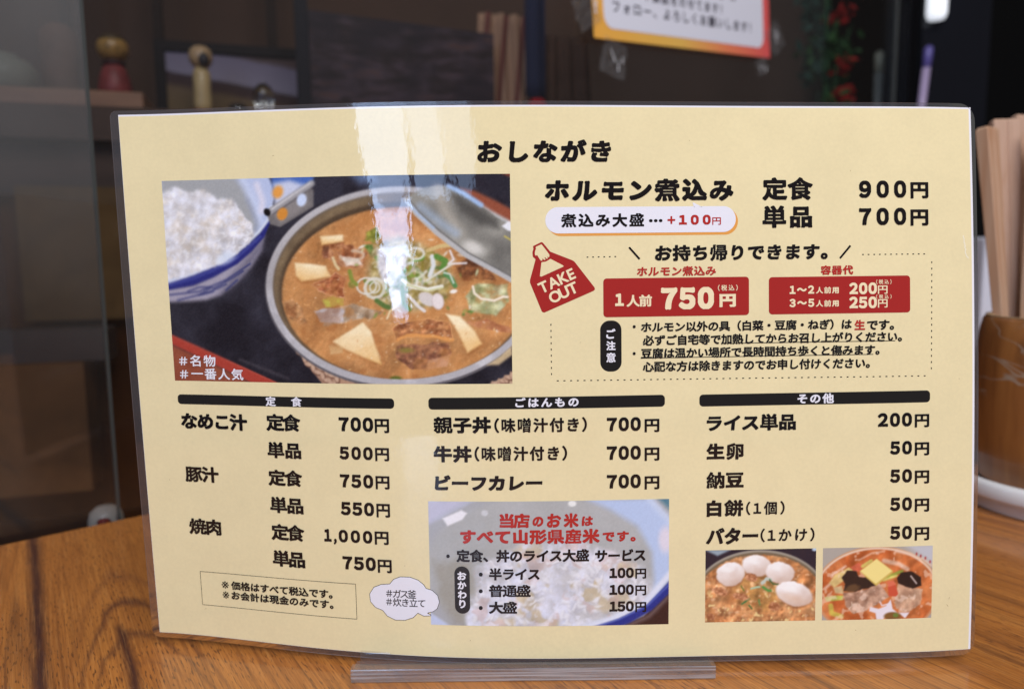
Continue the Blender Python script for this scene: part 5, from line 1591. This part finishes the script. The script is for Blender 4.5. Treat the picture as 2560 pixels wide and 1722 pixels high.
mesh_obj('painted_hair', v, f, plain('hair_paint', srgb(60, 56, 62), 0.5), h2_, True)
# jar and a beige figure behind the grey pane
c = splace(-0.012, 0.05)
v, f = lathe([(0.0, 0.2998), (0.0190, 0.2998), (0.0260, 0.3060), (0.0290, 0.3140), (0.0285, 0.3220), (0.0230, 0.3300), (0.0140, 0.3340), (0.0120, 0.3370), (0.0, 0.3372)], c.x, c.y, 40)
tag(mesh_obj('ceramic_jar', v, f, plain('celadon_glaze', srgb(132, 142, 132), 0.3, 0.12, 40, coat=0.4), None, True), 'pale green ceramic jar behind the grey pane', 'jar')
c = splace(0.026, 0.09)
v, f = lathe([(0.0, 0.2853), (0.016, 0.2853), (0.0175, 0.3100), (0.0160, 0.3400), (0.0185, 0.3540), (0.0170, 0.3690), (0.0100, 0.3770), (0.0, 0.3790)], c.x, c.y, 32)
tag(mesh_obj('figurine', v, f, plain('beige_ceramic', srgb(104, 80, 68), 0.5, 0.3, 40), None, True), 'tall beige figurine with rounded head behind the pale jar', 'figurine')

# standing framed picture; its pale blue band is a painted window reflection
pf = empty('picture_frame', tuple(splace(0.183, 0.085, 0.2853)), 'black framed picture with a window reflection painted as a pale blue band, behind the slender doll', 'picture')
FRM = plain('black_frame', srgb(24, 17, 20), 0.5)
for (t0, t1, z0, z1) in ((0.112, 0.262, 0.3590, 0.3690), (0.112, 0.122, 0.2853, 0.3589), (0.252, 0.262, 0.2853, 0.3589), (0.1221, 0.2519, 0.2853, 0.2950)):
    v, f = sbox(t0, t1, 0.085, 0.097, z0, z1)
    mesh_obj('frame_bar', v, f, FRM, pf)
def band_picture():
    N = NT('reflection_banded_picture')
    tc = N.n('ShaderNodeTexCoord'); sep = N.n('ShaderNodeSeparateXYZ'); N.l(tc.outputs['Object'], sep.inputs[0])
    nz = N.noise(tc.outputs['Object'], 40, 3, 0.6)
    z = N.math('ADD', N.math('ADD', sep.outputs[2], N.math('MULTIPLY', sep.outputs[0], 0.16)), N.math('MULTIPLY', N.math('SUBTRACT', nz, 0.5), 0.004))
    N.l(N.ramp(N.math('MULTIPLY', z, 12.0), [(0.0, srgb(104, 90, 62)), (0.34, srgb(98, 84, 66)), (0.42, srgb(60, 44, 46)), (0.52, srgb(56, 42, 48)), (0.56, srgb(122, 122, 148)), (0.84, srgb(108, 106, 134)), (0.90, srgb(70, 56, 60))]), N.b.inputs['Base Color'])
    N.b.inputs['Roughness'].default_value = 0.3
    return N.m
v, f = sbox(0.1221, 0.2519, 0.088, 0.094, 0.2951, 0.3589)
mesh_obj('picture_sheet', v, f, band_picture(), pf)

# big dark landscape print
bp_ = empty('picture_frame', tuple(splace(0.345, 0.01, 0.2852)), 'wide dark purplish landscape picture standing behind the menu top', 'picture')
def dark_land():
    N = NT('dark_landscape_print')
    tc = N.n('ShaderNodeTexCoord'); mp = N.n('ShaderNodeMapping'); mp.inputs['Scale'].default_value = (0.25, 0.25, 1.0); mp.inputs['Rotation'].default_value = (0, 0.10, 0)
    N.l(tc.outputs['Object'], mp.inputs['Vector'])
    a = N.noise(mp.outputs[0], 120, 4, 0.6, 0.3)
    col = N.ramp(a, [(0.34, srgb(26, 18, 20)), (0.48, srgb(48, 38, 45)), (0.58, srgb(65, 56, 69)), (0.70, srgb(79, 56, 50)), (0.78, srgb(93, 64, 52))])
    b = N.noise(tc.outputs['Object'], 26, 3, 0.5)
    col = N.mix(N.ramp(b, [(0.42, (0, 0, 0, 1)), (0.60, (0.8, 0.8, 0.8, 1))]), col, srgb(34, 25, 32))
    N.l(col, N.b.inputs['Base Color'])
    N.b.inputs['Roughness'].default_value = 0.45
    return N.m
# leaning board whose far end sits lower
def sq(t, d, z): 
    p_ = splace(t, d, z); return (p_.x, p_.y, p_.z)
V = [sq(0.262, 0.0, 0.2852), sq(0.447, 0.0, 0.2852), sq(0.447, 0.0, 0.3745), sq(0.262, 0.0, 0.3835), sq(0.262, 0.012, 0.2852), sq(0.447, 0.012, 0.2852), sq(0.447, 0.012, 0.3745), sq(0.262, 0.012, 0.3835)]
Fb = [(0, 1, 2, 3), (5, 4, 7, 6), (0, 4, 5, 1), (1, 5, 6, 2), (2, 6, 7, 3), (3, 7, 4, 0)]
mesh_obj('picture_board', V, Fb, dark_land(), bp_)
V = [sq(0.249, -0.002, 0.2852), sq(0.2615, -0.002, 0.2852), sq(0.2615, -0.002, 0.43), sq(0.249, -0.002, 0.43), sq(0.249, 0.014, 0.2852), sq(0.2615, 0.014, 0.2852), sq(0.2615, 0.014, 0.43), sq(0.249, 0.014, 0.43)]
mesh_obj('side_bar', V, Fb, plain('navy_bar', srgb(24, 22, 32), 0.5), bp_)

# small glass ornaments
GLS = acrylic('clear_glass', (0.92, 0.95, 0.95, 1), 0.02)
c = splace(0.193, 0.030)
v, f = lathe([(0.0, 0.2852), (0.008, 0.2852), (0.0105, 0.2895), (0.0098, 0.2950), (0.0060, 0.2985), (0.0, 0.2995)], c.x, c.y, 24)
tag(mesh_obj('glass_ornament', v, f, GLS, None, True), 'low rounded clear glass ornament, left of the taller one', 'ornament')
c = splace(0.217, 0.030)
v, f = lathe([(0.0, 0.2852), (0.0095, 0.2852), (0.0075, 0.2900), (0.0085, 0.2990), (0.0105, 0.3080), (0.0080, 0.3150), (0.0035, 0.3190), (0.0, 0.3200)], c.x, c.y, 24)
tag(mesh_obj('glass_ornament', v, f, GLS, None, True), 'taller clear glass bottle ornament beside the dark landscape picture', 'ornament')

# hanging striped cloth, blue ribbon and a red tuft
def cloth_strip(name, t0, t1, z0, z1, d, amp, freq, mat, flare=0.0):
    nu, nv = 40, 10
    V, Fc = [], []
    for j in range(nv + 1):
        for i in range(nu + 1):
            a, b = i / nu, j / nv
            tc_ = (t0 + t1) / 2 + (a - 0.5) * (t1 - t0) * (1 + flare * (1 - b))
            V.append(sq(tc_, d + amp * math.sin(a * freq + b * 0.8), z0 + (z1 - z0) * b))
    for j in range(nv):
        for i in range(nu):
            k = j * (nu + 1) + i
            Fc.append((k, k + 1, k + nu + 2, k + nu + 1))
    o = mesh_obj(name, V, Fc, mat, None, True)
    s = o.modifiers.new('thickness', 'SOLIDIFY'); s.thickness = 0.0008
    return o
def striped():
    N = NT('striped_cloth')
    tc = N.n('ShaderNodeTexCoord'); sep = N.n('ShaderNodeSeparateXYZ'); N.l(tc.outputs['Object'], sep.inputs[0])
    w = N.math('FRACT', N.math('MULTIPLY', N.math('ADD', sep.outputs[0], N.math('MULTIPLY', sep.outputs[2], -0.10)), 52.0))
    N.l(N.ramp(w, [(0.0, srgb(150, 126, 110)), (0.45, srgb(146, 122, 106)), (0.55, srgb(106, 62, 62)), (0.75, srgb(98, 64, 62)), (0.85, srgb(148, 126, 110))]), N.b.inputs['Base Color'])
    N.b.inputs['Roughness'].default_value = 0.9
    return N.m
STR = striped()
tag(cloth_strip('striped_cloth', 0.440, 0.492, 0.300, 0.405, 0.030, 0.004, 22, STR, 0.25), 'cream and dull red striped cloth hanging beside the dark picture', 'cloth')
tag(cloth_strip('striped_cloth', 0.517, 0.572, 0.300, 0.392, 0.045, 0.004, 20, plain('dark_cloth', srgb(84, 66, 58), 0.9, 0.2, 30), 0.2), 'dark brown pleated cloth hanging right of the blue ribbon', 'cloth')
tag(cloth_strip('ribbon', 0.488, 0.511, 0.318, 0.50, 0.020, 0.002, 8, plain('navy_ribbon', srgb(40, 46, 74), 0.7)), 'navy blue ribbon hanging between the two pleated cloths', 'ribbon')
V = [sq(0.478, 0.010, 0.2853), sq(0.520, 0.010, 0.2853), sq(0.506, 0.012, 0.316), sq(0.494, 0.012, 0.316), sq(0.478, 0.030, 0.2853), sq(0.520, 0.030, 0.2853), sq(0.506, 0.028, 0.316), sq(0.494, 0.028, 0.316)]
o = mesh_obj('ornament_block', V, Fb, plain('red_felt', srgb(160, 30, 44), 0.8)); bevel(o, 0.002, 2)
tag(o, 'small red peaked ornament under the blue ribbon', 'ornament')

# lower left: sheet and boxes added in place of pane reflections; white ornament
def brown_sheet():
    N = NT('reflection_brown')
    tc = N.n('ShaderNodeTexCoord')
    a = N.noise(tc.outputs['Object'], 30, 3, 0.6)
    N.l(N.ramp(a, [(0.3, srgb(84, 66, 40)), (0.7, srgb(104, 84, 54))]), N.b.inputs['Base Color'])
    N.b.inputs['Roughness'].default_value = 0.7
    return N.m
v, f = sbox(0.000, 0.100, 0.012, 0.0170, 0.092, 0.214)
tag(mesh_obj('reflection_sheet', v, f, brown_sheet()), 'brown sheet added behind the left glass in place of a reflection', 'paper')
v, f = sbox(-0.075, 0.075, -0.030, 0.008, 0.058, 0.086)
tag(mesh_obj('reflection_box', v, f, plain('reflection_grey', srgb(82, 76, 76), 0.7, 0.15, 20)), 'flat grey box added behind the left glass in place of a reflection', 'box')
v, f = sbox(-0.075, 0.055, -0.032, 0.010, -0.060, 0.0575)
tag(mesh_obj('reflection_box', v, f, plain('reflection_tan', srgb(112, 80, 50), 0.7, 0.25, 24)), 'tan box added under the grey one in place of a reflection', 'box')
v, f = sbox(-0.30, 0.40, -0.11, 0.029, -0.112, -0.1005)
tag(mesh_obj('low_ledge', v, f, BROWNP), 'dark brown ledge low behind the glass, below table height', 'ledge')
cb = (-0.2500, 0.4385)
orn = empty('white_ornament', (cb[0], cb[1], -0.1005), 'round white ornament with a red mouth peeping over the table end', 'ornament')
v, f = lathe([(0.0, -0.1004), (0.008, -0.1004), (0.0095, -0.09), (0.0090, -0.03), (0.0098, -0.018), (0.0100, -0.0120), (0.0086, -0.0068), (0.0050, -0.0036), (0.0, -0.0028)], cb[0], cb[1], 40)
mesh_obj('ornament_body', v, f, plain('white_glaze', srgb(214, 210, 198), 0.35, coat=0.3), orn, True)
v, f = lathe([(0.0, -0.0135), (0.0030, -0.0125), (0.0042, -0.0105), (0.0030, -0.0088), (0.0, -0.0080)], cb[0] + 0.0030, cb[1] - 0.0075, 16)
mesh_obj('red_mouth', v, f, plain('red_glaze', srgb(150, 40, 34), 0.4), orn, True)

# ------------------------------------------------------------------ behind the glass, right: counter, cabinet, pens, flowers
BLACK = plain('black_lacquer', srgb(9, 9, 11), 0.25, coat=0.5)
cab = empty('black_cabinet', (1.0, 1.35, -0.7), 'tall black cabinet with a dark glass door at the right', 'cabinet')
v, f = box(0.62, 1.60, 1.20, 1.55, -0.695, 1.6)
mesh_obj('cabinet_body', v, f, BLACK, cab)
v, f = box(0.640, 0.745, 1.190, 1.1995, -0.30, 1.5)
door = mesh_obj('glass_door', v, f, plain('smoked_glass', srgb(36, 37, 44), 0.12, coat=0.6), cab)
doorglowm = NT('door_reflection_glow')  # glowing tube added to stand for a reflection in the door glass
doorglowm.b.inputs['Emission Color'].default_value = (0.86, 0.91, 1.0, 1)
doorglowm.b.inputs['Emission Strength'].default_value = 0.8
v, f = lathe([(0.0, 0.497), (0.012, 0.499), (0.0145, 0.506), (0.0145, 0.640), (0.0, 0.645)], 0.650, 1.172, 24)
tag(mesh_obj('reflection_tube', v, f, doorglowm.m, None, True), 'white glowing tube added in place of a reflection in the dark cabinet door', 'reflection')
cnt = empty('counter', (0.9, 1.12, -0.7), 'low black counter in front of the black cabinet', 'counter')
v, f = box(0.44, 1.60, 1.065, 1.185, -0.695, 0.318)
mesh_obj('counter_body', v, f, plain('counter_black', srgb(12, 11, 12), 0.45), cnt)

def pen(x, y, z0, z1, r, cbody, ccap, label, lean=0.0):
    root = empty('pen', (x, y, z0), label, 'pen')
    v, f = lathe([(0.0, z0), (r * 0.5, z0), (r, z0 + 0.008), (r, z1 - 0.030), (0.0, z1 - 0.030)], x, y, 16)
    mesh_obj('barrel', [(p[0] + lean * (p[2] - z0), p[1], p[2]) for p in v], f, plain('pen_barrel', cbody, 0.3), root, True)
    v, f = lathe([(0.0, z1 - 0.0298), (r * 1.12, z1 - 0.0298), (r * 1.12, z1 - 0.004), (r * 0.6, z1), (0.0, z1)], x, y, 16)
    mesh_obj('cap', [(p[0] + lean * (p[2] - z0), p[1], p[2]) for p in v], f, plain('pen_cap', ccap, 0.3), root, True)
pen(0.592, 1.10, 0.3185, 0.4400, 0.0056, srgb(196, 178, 214), srgb(112, 104, 176), 'violet and white ballpoint pen standing by the black cabinet', 0.08)
pen(0.529, 1.095, 0.3185, 0.4320, 0.0060, srgb(126, 132, 128), srgb(158, 160, 140), 'grey green pen standing left of the glass edge')
# artificial flowers
fl = empty('artificial_flowers', (0.455, 1.15, 0.319), 'artificial plant with red blossoms and green leaves behind the glass', 'plant')
v, f = lathe([(0.0, 0.3185), (0.020, 0.3185), (0.026, 0.345), (0.0, 0.345)], 0.470, 1.125, 24)
mesh_obj('pot', v, f, plain('dark_pot', srgb(50, 40, 40), 0.6), fl, True)
rf = random.Random(8)
SV, SF = [], []
for k in range(7):
    a = rf.uniform(-1, 1) * 0.020; hz = rf.uniform(0.10, 0.26)
    b0 = np.array([0.470, 1.125, 0.340]); b1 = b0 + [a * 1.5, rf.uniform(-0.02, 0.02), hz]
    for s_ in range(2):
        pass
    kk = len(SV)
    for q in (b0, b1):
        SV += [(q[0] - 0.0009, q[1], q[2]), (q[0] + 0.0009, q[1] - 0.0007, q[2]), (q[0] + 0.0009, q[1] + 0.0009, q[2])]
    SF += [(kk, kk + 1, kk + 4, kk + 3), (kk + 1, kk + 2, kk + 5, kk + 4), (kk + 2, kk, kk + 3, kk + 5)]
mesh_obj('stem', SV, SF, plain('stem_green', srgb(46, 84, 56), 0.6), fl)
def leaf_cloud(name, n, cols, spots, size, parent):
    V, Fc = [], []
    for (x, y, z, rx, rz) in spots:
        for k in range(n):
            c0 = np.array([x + rf.gauss(0, rx), y + rf.gauss(0, 0.012), z + rf.gauss(0, rz)])
            d = np.array([rf.uniform(-1, 1), rf.uniform(-1, 0.3), rf.uniform(-1, 1)]); d /= np.linalg.norm(d)
            e_ = np.cross(d, [rf.uniform(-1, 1), rf.uniform(-1, 1), rf.uniform(-1, 1)]); e_ /= max(np.linalg.norm(e_), 1e-6)
            L = size * rf.uniform(0.6, 1.3)
            kk = len(V)
            V += [tuple(c0 - d * L), tuple(c0 + e_ * L * 0.4), tuple(c0 + d * L), tuple(c0 - e_ * L * 0.4)]
            Fc.append((kk, kk + 1, kk + 2, kk + 3))
    return mesh_obj(name, V, Fc, cols, parent)
leaf_cloud('leaves', 60, plain('leaf_green', srgb(48, 84, 50), 0.5, 0.3, 60), [(0.474, 1.125, 0.448, 0.016, 0.014), (0.478, 1.12, 0.362, 0.014, 0.012), (0.462, 1.13, 0.425, 0.012, 0.012)], 0.010, fl)
leaf_cloud('leaves', 60, plain('leaf_teal', srgb(36, 66, 62), 0.5, 0.3, 60), [(0.448, 1.13, 0.490, 0.010, 0.022), (0.452, 1.13, 0.420, 0.008, 0.020)], 0.011, fl)
for x, z in ((0.477, 0.487), (0.487, 0.417), (0.484, 0.377)):
    leaf_cloud('blossom', 40, plain('red_petal', srgb(140, 36, 36), 0.5), [(x, 1.115, z, 0.007, 0.006)], 0.008, fl)

# dim background light put into the colours: tones multiplied, sheen cut
def dim_colours(names, k, spec=0.10):
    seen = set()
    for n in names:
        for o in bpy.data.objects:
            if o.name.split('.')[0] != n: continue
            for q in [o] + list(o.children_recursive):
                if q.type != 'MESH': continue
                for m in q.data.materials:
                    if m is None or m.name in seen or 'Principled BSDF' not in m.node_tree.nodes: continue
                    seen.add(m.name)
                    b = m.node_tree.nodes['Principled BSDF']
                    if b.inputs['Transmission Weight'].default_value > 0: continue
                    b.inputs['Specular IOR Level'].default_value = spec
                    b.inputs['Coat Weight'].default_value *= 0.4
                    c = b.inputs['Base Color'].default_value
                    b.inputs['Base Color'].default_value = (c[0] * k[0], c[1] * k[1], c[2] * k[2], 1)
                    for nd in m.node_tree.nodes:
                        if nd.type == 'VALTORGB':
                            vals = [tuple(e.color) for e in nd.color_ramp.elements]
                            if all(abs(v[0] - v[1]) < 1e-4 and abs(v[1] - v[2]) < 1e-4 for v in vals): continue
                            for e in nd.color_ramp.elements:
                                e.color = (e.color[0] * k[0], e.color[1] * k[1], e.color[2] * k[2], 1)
dim_colours(['display_shelf', 'picture_frame', 'striped_cloth', 'ribbon', 'ornament_block', 'back_wall', 'reflection_sheet', 'reflection_box', 'low_ledge', 'artificial_flowers', 'figurine', 'ceramic_jar'], (1.0, 0.86, 0.76))
dim_colours(['kokeshi_doll', 'white_ornament'], (0.72, 0.68, 0.66), 0.3)
dim_colours(['black_cabinet', 'counter', 'frame_post'], (0.5, 0.5, 0.55), 0.2)
dim_colours(['pen'], (0.8, 0.8, 0.85), 0.4)
